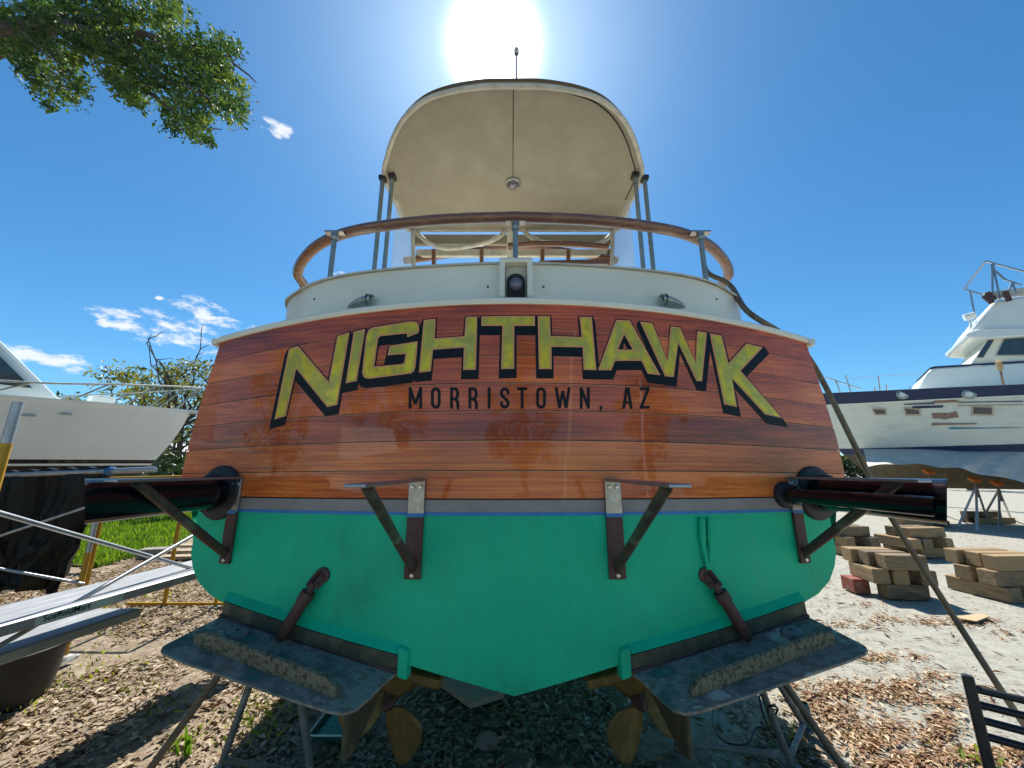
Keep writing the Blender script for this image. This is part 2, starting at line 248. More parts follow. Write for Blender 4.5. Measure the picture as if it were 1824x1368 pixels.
# ------------------------------------------------------------------ mesh helpers
def worldloc(o):
    v = Vector((0, 0, 0))
    while o is not None: v += o.location; o = o.parent
    return v
class MB:
    def __init__(s): s.v, s.f, s.mi = [], [], []
    def add(s, vs, fs, mi=0):
        n = len(s.v); s.v += [tuple(v) for v in vs]; s.f += [tuple(i + n for i in f) for f in fs]; s.mi += [mi] * len(fs); return s
    def box(s, c, size, rz=0, M3=None, mi=0):
        x, y, z = [d / 2 for d in size]; m3 = M3 if M3 is not None else Matrix.Rotation(rz, 3, 'Z'); c = Vector(c)
        vs = [c + m3 @ Vector((a * x, b_ * y, d * z)) for a in (-1, 1) for b_ in (-1, 1) for d in (-1, 1)]
        return s.add(vs, [(0, 1, 3, 2), (4, 6, 7, 5), (0, 4, 5, 1), (2, 3, 7, 6), (0, 2, 6, 4), (1, 5, 7, 3)], mi)
    def bar(s, p0, p1, wd, ht, up=(0, 0, 1)):
        p0, p1 = Vector(p0), Vector(p1); d = (p1 - p0); L = d.length; d.normalize(); u = Vector(up); sd_ = d.cross(u)
        if sd_.length < 1e-4: sd_ = d.cross(Vector((1, 0, 0)))
        sd_.normalize(); u = sd_.cross(d); m3 = Matrix((sd_, d, u)).transposed()
        return s.box((p0 + p1) / 2, (wd, L, ht), M3=m3)
    def tube(s, pts, r, n=10, caps=True, closed=False):
        pts = [Vector(p) for p in pts]; k = len(pts); rs = r if isinstance(r, (list, tuple)) else [r] * k
        prev = None; base = len(s.v); vs = []
        for i, p in enumerate(pts):
            a = pts[i - 1] if (i > 0 or closed) else p; b_ = pts[(i + 1) % k] if (i < k - 1 or closed) else p
            d = (b_ - a).normalized()
            if prev is None:
                ref = Vector((0, 0, 1)) if abs(d.z) < .9 else Vector((1, 0, 0)); u = (ref - d * ref.dot(d)).normalized()
            else: u = (prev - d * prev.dot(d)).normalized()
            prev = u; q = d.cross(u)
            vs += [p + (u * math.cos(2 * math.pi * j / n) + q * math.sin(2 * math.pi * j / n)) * rs[i] for j in range(n)]
        fs = []
        for i in range(k if closed else k - 1):
            i2 = (i + 1) % k
            fs += [(i * n + j, i * n + (j + 1) % n, i2 * n + (j + 1) % n, i2 * n + j) for j in range(n)]
        if caps and not closed: fs += [tuple(range(n))[::-1], tuple((k - 1) * n + j for j in range(n))]
        return s.add(vs, fs)
    def grid(s, rows, mi=0, flip=False):
        n, m_ = len(rows), len(rows[0]); vs = [p for r_ in rows for p in r_]
        fs = [(i * m_ + j, i * m_ + j + 1, (i + 1) * m_ + j + 1, (i + 1) * m_ + j) for i in range(n - 1) for j in range(m_ - 1)]
        if flip: fs = [f[::-1] for f in fs]
        return s.add(vs, fs, mi)
    def prism(s, poly, ext, mi=0):              # polygon of 3-D points pushed along ext
        poly = [Vector(p) for p in poly]; n = len(poly); ext = Vector(ext)
        tri = tessellate_polygon([poly]); fs = [tuple(x) for x in tri] + [tuple(i + n for i in reversed(x)) for x in tri]
        fs += [(i, (i + 1) % n, (i + 1) % n + n, i + n) for i in range(n)]
        return s.add(poly + [p + ext for p in poly], fs, mi)
    def lathe(s, c, axis, prof, n=20):          # prof: (radius, distance along axis)
        c, a = Vector(c), Vector(axis).normalized(); u = a.orthogonal().normalized(); q = a.cross(u)
        vs = [c + a * h + (u * math.cos(2 * math.pi * j / n) + q * math.sin(2 * math.pi * j / n)) * max(r_, 1e-4) for r_, h in prof for j in range(n)]
        fs = [(i * n + j, i * n + (j + 1) % n, (i + 1) * n + (j + 1) % n, (i + 1) * n + j) for i in range(len(prof) - 1) for j in range(n)]
        return s.add(vs, fs)
    def build(s, name, mat, parent=None, smooth=False, bevel=0, fixn=True):
        me = bpy.data.meshes.new(name); o = bpy.data.objects.new(name, me); C.objects.link(o)
        off = worldloc(parent) if parent is not None else Vector((0, 0, 0))
        if parent is None and s.v:              # a one-mesh thing gets its origin at its base
            a = np.array(s.v); off = Vector((float(a[:, 0].mean()), float(a[:, 1].mean()), float(a[:, 2].min()))); o.location = off
        me.from_pydata([tuple(Vector(v) - off) for v in s.v], [], s.f)
        for mm in (mat if isinstance(mat, (list, tuple)) else [mat]): me.materials.append(mm)
        if len(set(s.mi)) > 1: me.polygons.foreach_set('material_index', s.mi)
        if fixn:
            bm = bmesh.new(); bm.from_mesh(me); bmesh.ops.remove_doubles(bm, verts=bm.verts, dist=1e-5); bmesh.ops.recalc_face_normals(bm, faces=bm.faces); bm.to_mesh(me); bm.free()
        if smooth:
            me.polygons.foreach_set('use_smooth', [True] * len(me.polygons))
            try: me.set_sharp_from_angle(angle=R(smooth if smooth is not True else 40))
            except Exception: pass
        if bevel:
            bv = o.modifiers.new('edge', 'BEVEL'); bv.width = bevel; bv.segments = 2; bv.limit_method = 'ANGLE'
        if parent is not None: o.parent = parent
        return o
def tag(o, label=None, cat=None, group=None, kind=None):
    for k, v in (('label', label), ('category', cat), ('group', group), ('kind', kind)):
        if v: o[k] = v
    return o
def thing(name, loc, label, cat, group=None):
    o = bpy.data.objects.new(name, None); C.objects.link(o); o.location = loc; return tag(o, label, cat, group)
def sub(name, parent, loc, label=None):         # an Empty that is a part holding sub-parts
    o = bpy.data.objects.new(name, None); C.objects.link(o); o.parent = parent; o.location = Vector(loc) - worldloc(parent)
    if label: o['label'] = label
    return o
def catmull(pts, n=8):
    pts = [Vector(p) for p in pts]; out = []
    P = [pts[0] * 2 - pts[1]] + pts + [pts[-1] * 2 - pts[-2]]
    for i in range(1, len(P) - 2):
        a, b_, c, d = P[i - 1:i + 3]
        for j in range(n):
            u = j / n; out.append(.5 * ((2 * b_) + (c - a) * u + (2 * a - 5 * b_ + 4 * c - d) * u * u + (3 * b_ - a - 3 * c + d) * u ** 3))
    return out + [pts[-1]]
def rot_frame(n):
    """random in-plane rotations: two arrays of orthonormal vectors"""
    a = RNG.normal(size=(n, 3)); a /= np.linalg.norm(a, axis=1)[:, None]
    b_ = np.cross(a, RNG.normal(size=(n, 3))); b_ /= np.linalg.norm(b_, axis=1)[:, None]; return a, b_
def leafmesh(name, pos, size, mat, parent=None, tone=None, flat=0.0, aspect=.5, kind=None, long_dir=None):
    """many leaf-shaped faces (two triangles folded on the midrib) in one mesh"""
    n = len(pos); a, b_ = rot_frame(n)
    if long_dir is not None: a = long_dir; b_ = np.cross(a, RNG.normal(size=(n, 3))); b_ /= np.linalg.norm(b_, axis=1)[:, None] + 1e-9
    if flat:
        a[:, 2] *= (1 - flat); a /= np.linalg.norm(a, axis=1)[:, None]; up = np.zeros((n, 3)); up[:, 2] = 1; up[:, :2] = RNG.normal(size=(n, 2)) * .35
        b_ = np.cross(up, a); b_ /= np.linalg.norm(b_, axis=1)[:, None]
    nn = np.cross(a, b_); s = (size * np.clip(RNG.lognormal(-.08, .38, n), .35, 2.1))[:, None]
    p0 = pos - a * s * .5; p1 = pos + a * s * .5; q0 = pos + b_ * s * aspect * .5 + nn * s * .10; q1 = pos - b_ * s * aspect * .5 + nn * s * .10
    off = np.array(worldloc(parent)) if parent is not None else np.zeros(3)
    v = np.stack([p0, q0, p1, q1], 1).reshape(-1, 3) - off
    idx = np.arange(n)[:, None] * 4; f = np.concatenate([idx + [0, 1, 2], idx + [0, 2, 3]], 1).reshape(-1)
    me = bpy.data.meshes.new(name); me.vertices.add(len(v)); me.vertices.foreach_set('co', v.ravel().astype(np.float32))
    me.loops.add(len(f)); me.loops.foreach_set('vertex_index', f.astype(np.int32)); me.polygons.add(2 * n)
    me.polygons.foreach_set('loop_start', np.arange(0, 6 * n, 3, dtype=np.int32)); me.polygons.foreach_set('loop_total', np.full(2 * n, 3, dtype=np.int32))
    me.update(calc_edges=True)
    tn = RNG.random(n) if tone is None else tone
    at_ = me.attributes.new('tone', 'FLOAT', 'POINT'); at_.data.foreach_set('value', np.repeat(tn, 4).astype(np.float32))
    me.materials.append(mat); o = bpy.data.objects.new(name, me); C.objects.link(o)
    if parent is not None: o.parent = parent
    if kind: o['kind'] = kind
    return o

# ------------------------------------------------------------------ setting: ground
gm = MB()
xs = sorted(set([-900, -300, -120, -60, -35] + [x * .5 for x in range(-44, 45)] + [35, 60, 120, 300, 900])); ys = sorted(set([-300, -60, -25, -12] + [y * .5 for y in range(-12, 50)] + [30, 45, 80, 160, 400, 1500]))
def gz(x, y):
    return .02 * math.sin(1.7 * x + .6 * y) * math.sin(.9 * y - .5 * x) if abs(x) < 20 and -6 < y < 24 else 0.0
gm.grid([[(x, y, gz(x, y) - .02) for x in xs] for y in ys], flip=True)
tag(gm.build('ground', M['ground'], smooth=True, fixn=False), kind='structure')

# ------------------------------------------------------------------ the boat whose stern fills the picture
boat = thing('motor_yacht', (0.0, 2.0, 0), 'wood-planked boat stern lettered NIGHTHAWK with green bottom, propped on stands', 'boat')
YC, KC = 1.79, .095
def Ty(x): return YC + KC * x * x
def tn(x): return Vector((2 * KC * x, -1, 0)).normalized()
def tp(x, z, off=0.0): return Vector((x, Ty(x), z)) + tn(x) * off
def tr(px, py):
    r = ray(px, py); y = YC
    for _ in range(25): y = Ty(r.x / r.y * y)
    return CAM + r * (y / r.y)
CX = 0.010                                     # the stern's centre line
edgeL = [tr(*p) for p in ((394, 607), (363, 701), (338, 782), (324, 845), (333, 885), (338, 915), (340, 1000))]
zz = [p.z for p in edgeL][::-1]; hh = [CX - p.x for p in edgeL][::-1]
def hw(z): return float(np.interp(z, zz, hh))
ZT = tr(918, 917).z                            # tape line between stripe and bottom paint
ZB = tr(916, 890).z                            # lower edge of the planking
seam_c = [tr(916, y).z for y in (890, 839, 785, 732, 683, 634, 586, 541)]
ztop_c, ztop_e = tr(916, 541).z, tr(394, 610).z
def plank_z(zc, u):                             # plank lines are crowned, more so towards the top
    k = max(0, (zc - ZB) / (ztop_c - ZB)); return zc - (ztop_c - ztop_e) * k * abs(u) ** 2.0
def strip(z0f, z1f, off, nu=49, nv=3, side=True):
    mb = MB(); rows = []
    for j in range(nv):
        v = j / (nv - 1); row = []
        for i in range(nu):
            u = -1 + 2 * i / (nu - 1); z = z0f(u) * (1 - v) + z1f(u) * v; row.append(tp(CX + u * hw(z), z, off))
        rows.append(row)
    mb.grid(rows, flip=True)
    if side:                                    # give the piece a real edge
        back = [[p - tn(p.x) * .009 for p in rows[0]], rows[0]]; mb.grid(back); mb.grid([rows[-1], [p - tn(p.x) * .009 for p in rows[-1]]])
    return mb
# backing, bottom paint, boot stripe, tape
outl = [tr(*p) for p in ((930, 1240), (720, 1182), (560, 1128), (430, 1087), (400, 1075), (372, 1058), (352, 1035), (343, 1010), (340, 985))]
bx = [0.0] + [CX - p.x for p in outl[1:]]; bz = [p.z for p in outl]
def botz(x): return float(np.interp(abs(x - CX), bx, bz))
mb = MB(); cols = sorted(set([round(v, 4) for v in np.linspace(-bx[-1], bx[-1], 61)] + bx + [-v for v in bx]))
mb.grid([[tp(CX + x, botz(CX + x) * (1 - v) + (ZT) * v, 0.0) for x in cols] for v in np.linspace(0, 1, 9)], flip=True)
mb.build('transom_bottom', M['green'], boat, smooth=True, fixn=False)
strip(lambda u: ZT, lambda u: ZB - .002, -.001).build('boot_stripe', M['boot'], boat, smooth=30, fixn=False)
strip(lambda u: ZT - .004, lambda u: ZT + .010, .0015, nv=2).build('masking_tape', M['tape'], boat, smooth=30, fixn=False)
strip(lambda u: ZB - .004, lambda u: plank_z(ztop_c, u), -.010, nv=8, side=False).build('transom_backing', M['caulk'], boat, smooth=True, fixn=False)
for i in range(7):
    a, c = seam_c[i], seam_c[i + 1]
    p = strip(lambda u: plank_z(a + .0046, u), lambda u: plank_z(c - .0016, u), .0, nv=4).build('plank', M['plank'], boat, smooth=30, fixn=False)
    p.color = (1, 1, 1, (.78, .68, .46, .64, .54, .62, .44)[i])
    if i < 6: strip(lambda u: plank_z(c - .0017, u), lambda u: plank_z(c + .0010, u), .0003, nv=2, side=False).build('seam_line', M['seam'], p, smooth=True, fixn=False)
# hull shell running forward
mb = MB()
sec = [(x, z) for x, z in zip(bx, bz)] + [(hw(z), z) for z in (ZT, ZB, ZB + .15, 1.9, 2.2, ztop_e)]
rows = []
for k, yy in enumerate((0, .3, 1, 2, 3.5, 5, 6.5, 8, 9.2, 10)):
    q = yy / 10; m_ = (1 + .10 * math.sin(min(1, q * 2) * math.pi / 2)) * (1 - max(0, (q - .45) / .55) ** 2.2); fl = 1 - .75 * max(0, q - .5)
    row = []
    for (x, z) in sec:
        low = 1 if z > ZT else max(.05, 1 - .45 * q)
        X = x * m_ * low; row.append(Vector((X, Ty(x) + .012 + yy, z + .55 * q * q * (z > 2) - (.25 * q if z < ZT - .3 else 0) * (1 - x / 1.7))))
    rows.append([Vector((CX - p.x, p.y, p.z)) for p in row[::-1]] + [Vector((CX + p.x, p.y, p.z)) for p in row[1:]])
mb.grid(rows); nb = len(sec); ncol = len(rows[0]) - 1
mb.mi = [(0 if (min(abs(j - (nb - 1)), abs(j + 1 - (nb - 1))) < len(bx)) else 1) for i in range(len(rows) - 1) for j in range(ncol)]
mb.build('hull', [M['green'], M['white']], boat, smooth=30)
# keel and skeg in front of the screws
MB().prism([(CX - .04, 3.2, .62), (CX - .04, 3.2, .34), (CX - .04, 8.5, .28), (CX - .04, 10.5, .9)], (.08, 0, 0)).build('keel', M['green'], boat)
# cap rail over the planks, deck behind it
def caprow(off, dz): return [tp(CX + u * (hw(plank_z(ztop_c, u)) + .012), plank_z(ztop_c, u) + dz, off) for u in np.linspace(-1, 1, 61)]
mb = MB(); prof = [(-.02, -.004), (.010, -.004), (.014, .002), (.014, .022), (.008, .030), (-.02, .034), (-.45, .045)]
mb.grid([caprow(o_, d_) for o_, d_ in prof], flip=True); mb.build('cap_rail', M['cream'], boat, smooth=30)
for s in (-1, 1):
    p = tp(CX + s * (hw(ztop_e) + .005), ztop_e + .008, .0)
    MB().tube([p + Vector((s * .012, -.022, -.006)), p + Vector((s * .022, .0, -.006)), p + Vector((s * .03, .05, -.004)), p + Vector((s * .10, 1.2, .03))], [.016, .022, .024, .024], 12).build('rub_rail', M['cream'], boat, smooth=True)
mb = MB(); mb.grid([[(x * k, y, ztop_c + .02 - .05 * x * x * .3) for x in np.linspace(-1.6, 1.6, 9)] for y, k in ((2.1, .9), (3, 1.05), (6, 1.1), (9, .8))]); mb.build('deck', M['cream'], boat)
# aft cabin trunk: a curved wall with crowned top
ZTR = at(918, 468, 2.1).z
def ztr(x): return ZTR - .055 * x * x
def trunk_pt(px, py):
    r = ray(px, py); y = 2.1
    for _ in range(60):
        x = r.x / r.y * y; y = .6 * y + .4 * (ztr(x) - CAMH) / (r.z / r.y)
    return CAM + r * (y / r.y)
tpl = [trunk_pt(*p) for p in ((918, 468), (800, 472), (700, 479), (620, 489), (570, 501), (535, 518), (513, 543))]
half = [Vector((CX - p.x, p.y, 0)) for p in tpl]; half[0].x = 0
e = half[-1]; half += [Vector((e.x + .05, e.y + .4, 0)), Vector((e.x + .08, e.y + 1.6, 0)), Vector((e.x + .02, e.y + 4, 0))]
plan = catmull(half, 8); plan = [Vector((-p.x, p.y, 0)) for p in plan[::-1]] + plan[1:]
def tzp(p, d=0): return Vector((CX + p.x, p.y, ztr(p.x) + d))
mb = MB()
def inset(p, d): return Vector((p.x * (1 - d / 1.7), p.y + d, 0))
mb.grid([[Vector((CX + p.x, p.y, 2.35)) for p in plan], [tzp(p, -.02) for p in plan], [tzp(inset(p, .004), -.006) for p in plan], [tzp(inset(p, .02), 0) for p in plan]], flip=True)
mb.build('cabin_trunk', M['cream'], boat, smooth=40)
mb = MB(); mb.grid([[tzp(inset(p, -.012), -.010) for p in plan], [tzp(inset(p, -.014), .002) for p in plan], [tzp(inset(p, .01), .012) for p in plan], [tzp(inset(p, .1), .012) for p in plan]], flip=True)
mb.build('trunk_coaming', M['rim'], boat, smooth=30)
mb = MB(); mb.grid([[tzp(inset(p, .05), -.03) for p in plan[:len(plan) // 2 + 1]], [tzp(Vector((-inset(p, .05).x, inset(p, .05).y, 0)), -.03) for p in plan[:len(plan) // 2 + 1]]]); mb.build('trunk_top', M['cream'], boat)
def trunk_face(px, py):                       # point on the trunk's wall under a picture point
    best = None
    for a, c in zip(plan[:-1], plan[1:]):
        r = ray(px, py); ax, ay, cx_, cy_ = a.x + CX, a.y, c.x + CX, c.y
        dx, dy = cx_ - ax, cy_ - ay; den = r.x * dy - r.y * dx
        if abs(den) < 1e-9: continue
        tt = (ax * dy - ay * dx) / den; s_ = ((ax * r.y - ay * r.x) / den)
        if tt > 0 and -1e-6 <= s_ <= 1 + 1e-6: 
            p = CAM + r * tt
            if best is None or p.y < best.y: best = p
    return best
for px in (869, 968, 560, 1276):
    p = trunk_face(px, 511 if 800 < px < 1000 else 533); MB().lathe(p + Vector((0, .004, 0)), (0, -1, 0), [(.007, 0), (.007, .006), (.001, .008)], 8).build('screw', M['dark'], boat)
# stern light in its housing
lc = trunk_face(919, 500); lamp = sub('stern_light', boat, lc)
W_, H_ = .105, .24; yb, yf = lc.y + .02, lc.y - .085
mb = MB()
for s in (-1, 1): mb.prism([(lc.x + s * .098, yf, lc.z - .14), (lc.x + s * .098, yf + .02, lc.z + .105), (lc.x + s * .098, yb, lc.z + .12), (lc.x + s * .098, yb, lc.z - .14)], (-s * .034, 0, 0))
mb.prism([(lc.x - .0985, yf + .01, lc.z + .085), (lc.x - .0985, yf + .025, lc.z + .122), (lc.x - .0985, yb, lc.z + .125), (lc.x - .0985, yb, lc.z + .085)], (.197, 0, 0))
mb.build('housing', M['cream'], lamp, bevel=.012, smooth=30)
MB().box((lc.x, lc.y - .012, lc.z - .02), (.12, .004, .2)).build('back_plate', M['rim'], lamp)
arch = [(-.052, -.13), (.052, -.13), (.052, -.02)] + [(.052 * math.cos(a), -.02 + .045 * math.sin(a)) for a in np.linspace(.3, math.pi - .3, 7)] + [(-.052, -.02)]
MB().prism([(lc.x + x, lc.y - .016, lc.z + z) for x, z in arch], (0, -.025, 0)).build('lamp_body', M['dark'], lamp)
mb = MB(); mb.lathe((lc.x, lc.y - .042, lc.z - .045), (0, -1, 0), [(.040, 0), (.038, .012), (.030, .024), (.015, .031), (0, .033)], 20); mb.build('lens', M['lens'], lamp, smooth=True)
# clam-shell vents
for px, s in ((650, -1), (1190, 1)):
    p = trunk_face(px, 545); v = sub('clam_vent', boat, p); rows = []
    for j in range(9):
        u = j / 8; k = math.sqrt(max(0.0, 1 - (u * .98) ** 2)) * .55 + .45 * (1 - u); x = s * (-.055 + .15 * u)
        rows.append([p + Vector((x, -.012 - .075 * k * math.sin(th) ** .9, -.03 + .075 * k * (1 - math.cos(th)) / 2 + .012)) for th in np.linspace(0.0, math.pi, 13)])
    h_ = MB().grid(rows).build('hood', M['chrome'], v, smooth=True); sm = h_.modifiers.new('thick', 'SOLIDIFY'); sm.thickness = .004
    MB().prism([q + Vector((s * .02, 0, 0)) for q in rows[0]], (s * .004, 0, 0)).build('opening', M['dark'], v)
# wooden taffrail on stanchions
ZRL = at(918, 386, 2.25).z
rp = [onz(px, py, ZRL) for px, py in ((918, 387), (800, 391), (700, 400), (620, 414), (570, 435), (542, 461), (531, 484), (537, 500))]
half = [Vector((CX - p.x, p.y, 0)) for p in rp]; half[0].x = 0; e = half[-1]; half += [Vector((e.x + .05, e.y + .5, 0)), Vector((e.x - .05, e.y + 2.5, 0))]
pl = catmull(half, 8); pl = [Vector((-p.x, p.y, 0)) for p in pl[::-1]] + pl[1:]; pl = [Vector((CX + p.x, p.y, ZRL)) for p in pl]
mb = MB(); rows = []
for i, p in enumerate(pl):
    d = (pl[min(i + 1, len(pl) - 1)] - pl[max(i - 1, 0)]).normalized(); s_ = Vector((d.y, -d.x, 0))
    rows.append([p + s_ * (.046 * math.cos(a)) * (1 if abs(math.cos(a)) < .8 else .92) + Vector((0, 0, .034 * math.sin(a))) for a in np.linspace(0, 2 * math.pi, 13)])
mb.grid(rows); mb.build('taffrail', M['teakrail'], boat, smooth=True)
def rail_at(x):
    return min(pl, key=lambda p: abs(p.x - x) + (100 if p.y > 3.3 else 0))
for px, yb_ in ((597, 0), (918, 0), (1247, 0)):
    t0 = onz(px, 412 if px != 918 else 393, ZRL - .03); t0.x = onz(px, 415 if px != 918 else 393, ZRL - .03).x
    st = sub('stanchion', boat, (t0.x, t0.y + .03, 2.8))
    MB().tube([(t0.x, t0.y + .02, ZRL - .02), (t0.x, t0.y + .02, 2.75)], .017, 12).build('post', M['chrome'], st, smooth=True)
    mb = MB().box((t0.x, t0.y + .02, ZRL - .030), (.13, .05, .012)); mb.lathe((t0.x, t0.y + .02, ZRL - .036), (0, 0, -1), [(.027, 0), (.027, .03), (.022, .05)], 12)
    mb.build('rail_flange', M['steel'], st)
    zb_ = ztr(t0.x) + .0
    MB().lathe((t0.x, t0.y + .02, zb_ + .01), (0, 0, 1), [(.03, 0), (.028, .02), (.02, .05)], 12).build('foot_socket', M['chrome'], st)
# canopy over the aft deck
ZCN = CAMH + 2.72
half = [onz(px, py, ZCN) for px, py in ((915, 158), (860, 159), (800, 168), (755, 184), (722, 212), (702, 245), (690, 280), (684, 318))]
hx = [(max(0, CX - p.x), p.y) for p in half]; hx[0] = (0, hx[0][1]); sx_ = hx[-1][0]
YF = onz(915, 413, ZCN).y
hx += [(sx_, hx[-1][1] + .4), (sx_, YF)]
cv = catmull([(x, y, 0) for x, y in hx], 6); ol = [Vector((CX - p.x, p.y, ZCN)) for p in cv[::-1]] + [Vector((CX + p.x, p.y, ZCN)) for p in cv[1:]]
can = sub('canopy', boat, (CX, 3.2, ZCN), 'cream canopy top with rounded corners and centre seam')
def under(x, y): return ZCN + .012 + .05 * (1 - (x / sx_) ** 2)
ymn = min(p.y for p in ol); cyc = (YF + ymn) / 2
def ring(k): return (lambda q: q + q[:1])([Vector((CX + (p.x - CX) * k, cyc + (p.y - cyc) * k, 0)) for p in ol])
mb = MB(); rows = []
for k in (1, .97, .9, .75, .5, .25, .1): rows.append([Vector((p.x, p.y, under(p.x - CX, p.y))) for p in ring(k)])
rows.append([Vector((CX, cyc, under(0, cyc)))] * (len(ol) + 1)); mb.grid(rows)
mb.build('canopy_underside', M['canvas'], can, smooth=True)
mb = MB(); mb.grid([[Vector((p.x, p.y, under(p.x - CX, p.y) + .035 + .03 * (1 - k))) for p in ring(k)] for k in (1, .97, .5)] + [[Vector((CX, cyc, under(0, cyc) + .06))] * (len(ol) + 1)]); mb.build('canopy_top', M['canvas'], can, smooth=True)
mb = MB(); mb.tube([p + Vector((0, 0, .022)) for p in ol], .020, 10, closed=True); mb.build('canopy_rim', M['rim'], can, smooth=True)
mb = MB(); mb.tube([Vector((p.x, p.y, under(p.x - CX, 0) - .002)) for p in ring(.945)][len(ol) // 2 + 4:-8], .005, 6); mb.build('gap_line', M['dark'], can)  # dark tube drawn as the thin gap line inside the right rim
mb = MB(); mb.box((CX, (ymn + YF) / 2, under(0, 0) - .001), (.006, YF - ymn - .1, .004)); mb.build('canopy_seam', M['dark'], can)
dl = onz(915, 335, ZCN); dl.x = CX
dome = sub('dome_light', boat, (CX, dl.y, under(0, 0)))
MB().lathe((CX, dl.y, under(0, 0)), (0, 0, -1), [(.075, 0), (.075, .014), (.06, .022), (.058, .03)], 22).build('bezel', M['chrome'], dome, smooth=35)
MB().lathe((CX, dl.y, under(0, 0) - .024), (0, 0, -1), [(.056, 0), (.05, .016), (.03, .028), (.0, .032)], 20).build('dome_lens', M['lens'], dome, smooth=True)
for px, py in ((682, 318), (699, 315), (1131, 313), (1148, 318)):
    p = onz(px, py, ZCN)
    MB().tube([(p.x, p.y, ZCN + .02), (p.x + (.01 if px > 900 else -.01), p.y, 2.6)], .020, 12).build('canopy_post', M['chrome'], boat, smooth=True)
    MB().box((p.x, p.y, ZCN - .005), (.06, .07, .04)).build('post_bracket', M['rubber'], boat)
for s in (-1, 1):                              # clear side curtains and their edge pipe
    x = CX + s * (sx_ - .05); MB().prism([(x, 3.35, ZCN - .03), (x, YF, ZCN - .03), (x - s * .08, YF + .1, 3.05), (x, 3.35, 3.05)], (-s * .006, 0, 0)).build('side_curtain', M['vinyl'], boat)
    MB().tube([(x - s * .02, YF - .02, ZCN), (x - s * .09, YF + .1, 3.3), (x - s * .12, YF + .15, 2.7)], .022, 10).build('canopy_frame', M['rim'], boat, smooth=True)
    MB().tube([(x, 3.1, 2.95), (x - s * .02, 3.7, 2.99), (x - s * .1, YF + .1, 3.02)], .03, 10).build('side_rail', M['teakrail'], boat, smooth=True)
# forward end under the canopy: header, bows, mast, wood rails
MB().box((CX, YF + .06, ZCN - .07), (2 * sx_ - .1, .05, .13)).build('header_panel', M['canvas'], boat, bevel=.01)
MB().box((CX, YF + .16, ZCN - .18), (2 * sx_ - .16, .05, .09)).build('header_panel', M['rim'], boat, bevel=.01)
YR = YF + .05
for pts in (((738, 410), (757, 428), (785, 441), (820, 441), (865, 432), (892, 420), (906, 402)), ((1096, 410), (1078, 428), (1050, 437), (1010, 436), (965, 430), (942, 420), (928, 402))):
    MB().tube(catmull([at(x, y, YR - .06) for x, y in pts], 5), .026, 10).build('canopy_bow', M['rim'], boat, smooth=True)
p = at(909, 430, YR - .02); MB().tube([(p.x, p.y, ZCN), (p.x, p.y, 2.6)], .04, 12).build('mast', M['cream'], boat, smooth=True)
MB().tube(catmull([at(x, y, Y) for x, y, Y in ((722, 464, 4.0), (780, 456, 4.3), (850, 446, 4.5), (905, 440, 4.55), (960, 441, 4.5), (1030, 451, 4.3), (1098, 464, 4.0))], 6), .045, 10).build('bridge_rail', M['teakrail'], boat, smooth=True)
MB().tube(catmull([at(x, y, 3.9) for x, y in ((905, 438), (960, 434), (1020, 435), (1084, 440))], 5), .034, 10).build('bridge_rail', M['teakrail'], boat, smooth=True)
for px in (773, 858, 966, 1012, 1084): MB().bar(at(px, 445, 4.1), at(px, 480, 4.1), .045, .045).build('rail_baluster', M['teakrail'], boat)
MB().prism([at(960, 464, 3.6), at(1085, 461, 3.6), at(1085, 470, 3.6), at(960, 470, 3.6)], (0, .35, 0)).build('seat_board', M['teakrail'], boat)
q0 = at(920, 95, 3.3)
ml = sub('mast_light', boat, (q0.x, 3.3, ZCN)); MB().tube([(q0.x, 3.3, ZCN + .05), (q0.x, 3.3, q0.z)], .010, 8).build('staff', M['galv'], ml, smooth=True)
MB().lathe((q0.x, 3.3, q0.z - .02), (0, 0, 1), [(.02, 0), (.03, .02), (.03, .07), (.02, .09), (0, .09)], 12).build('lamp', M['rim'], ml, smooth=30)
# ---- exhausts
def exhaust(pc, pxe, rad, flange, wall=.006, soft=0.0):
    k = (pxe - 912) / FPX; y_c = (pc.x / k - (pc.z - CAMH) * SP) / CP
    ex = sub('exhaust', boat, pc); s = 1 if pc.x > 0 else -1; n = 32; rows = []
    for r_, front in ((rad, 0), (rad, 1), (rad - wall, 1), (rad - wall, 0)):
        row = []
        for j in range(n + 1):
            a = 2 * math.pi * j / n; x = pc.x + r_ * math.cos(a); z = pc.z + r_ * math.sin(a)
            y = Ty(pc.x) - .01 if not front else ((x / k - (z - CAMH) * SP) / CP) * (1 - soft) + y_c * soft
            row.append(Vector((x, y, z)))
        rows.append(row)
    MB().grid(rows).build('pipe', M['black'], ex, smooth=40)
    n_ = tn(pc.x); mb = MB(); mb.lathe(tp(pc.x, pc.z, -.004), n_, [(flange * .55, .0), (flange, .0), (flange, .012), (flange * .93, .022), (flange * .62, .030), (rad + .012, .045), (rad + .002, .05)], 36)
    mb.build('flange', M['rubber'], ex, smooth=35)
    mb = MB().lathe(tp(pc.x, pc.z, .006), n_, [(rad + .004, .045), (rad + .012, .05), (rad + .012, .065), (rad + .002, .07)], 30); mb.build('clamp_ring', M['black'], ex, smooth=35)
    return ex
pL = tr(393, 877); exhaust(pL, 151, .075, .132)
pRr = tr(1452, 878); exhaust(pRr, 1687, .078, .132)
pS = tr(1396, 881); exhaust(pS, 1664, .031, .062, soft=.15)
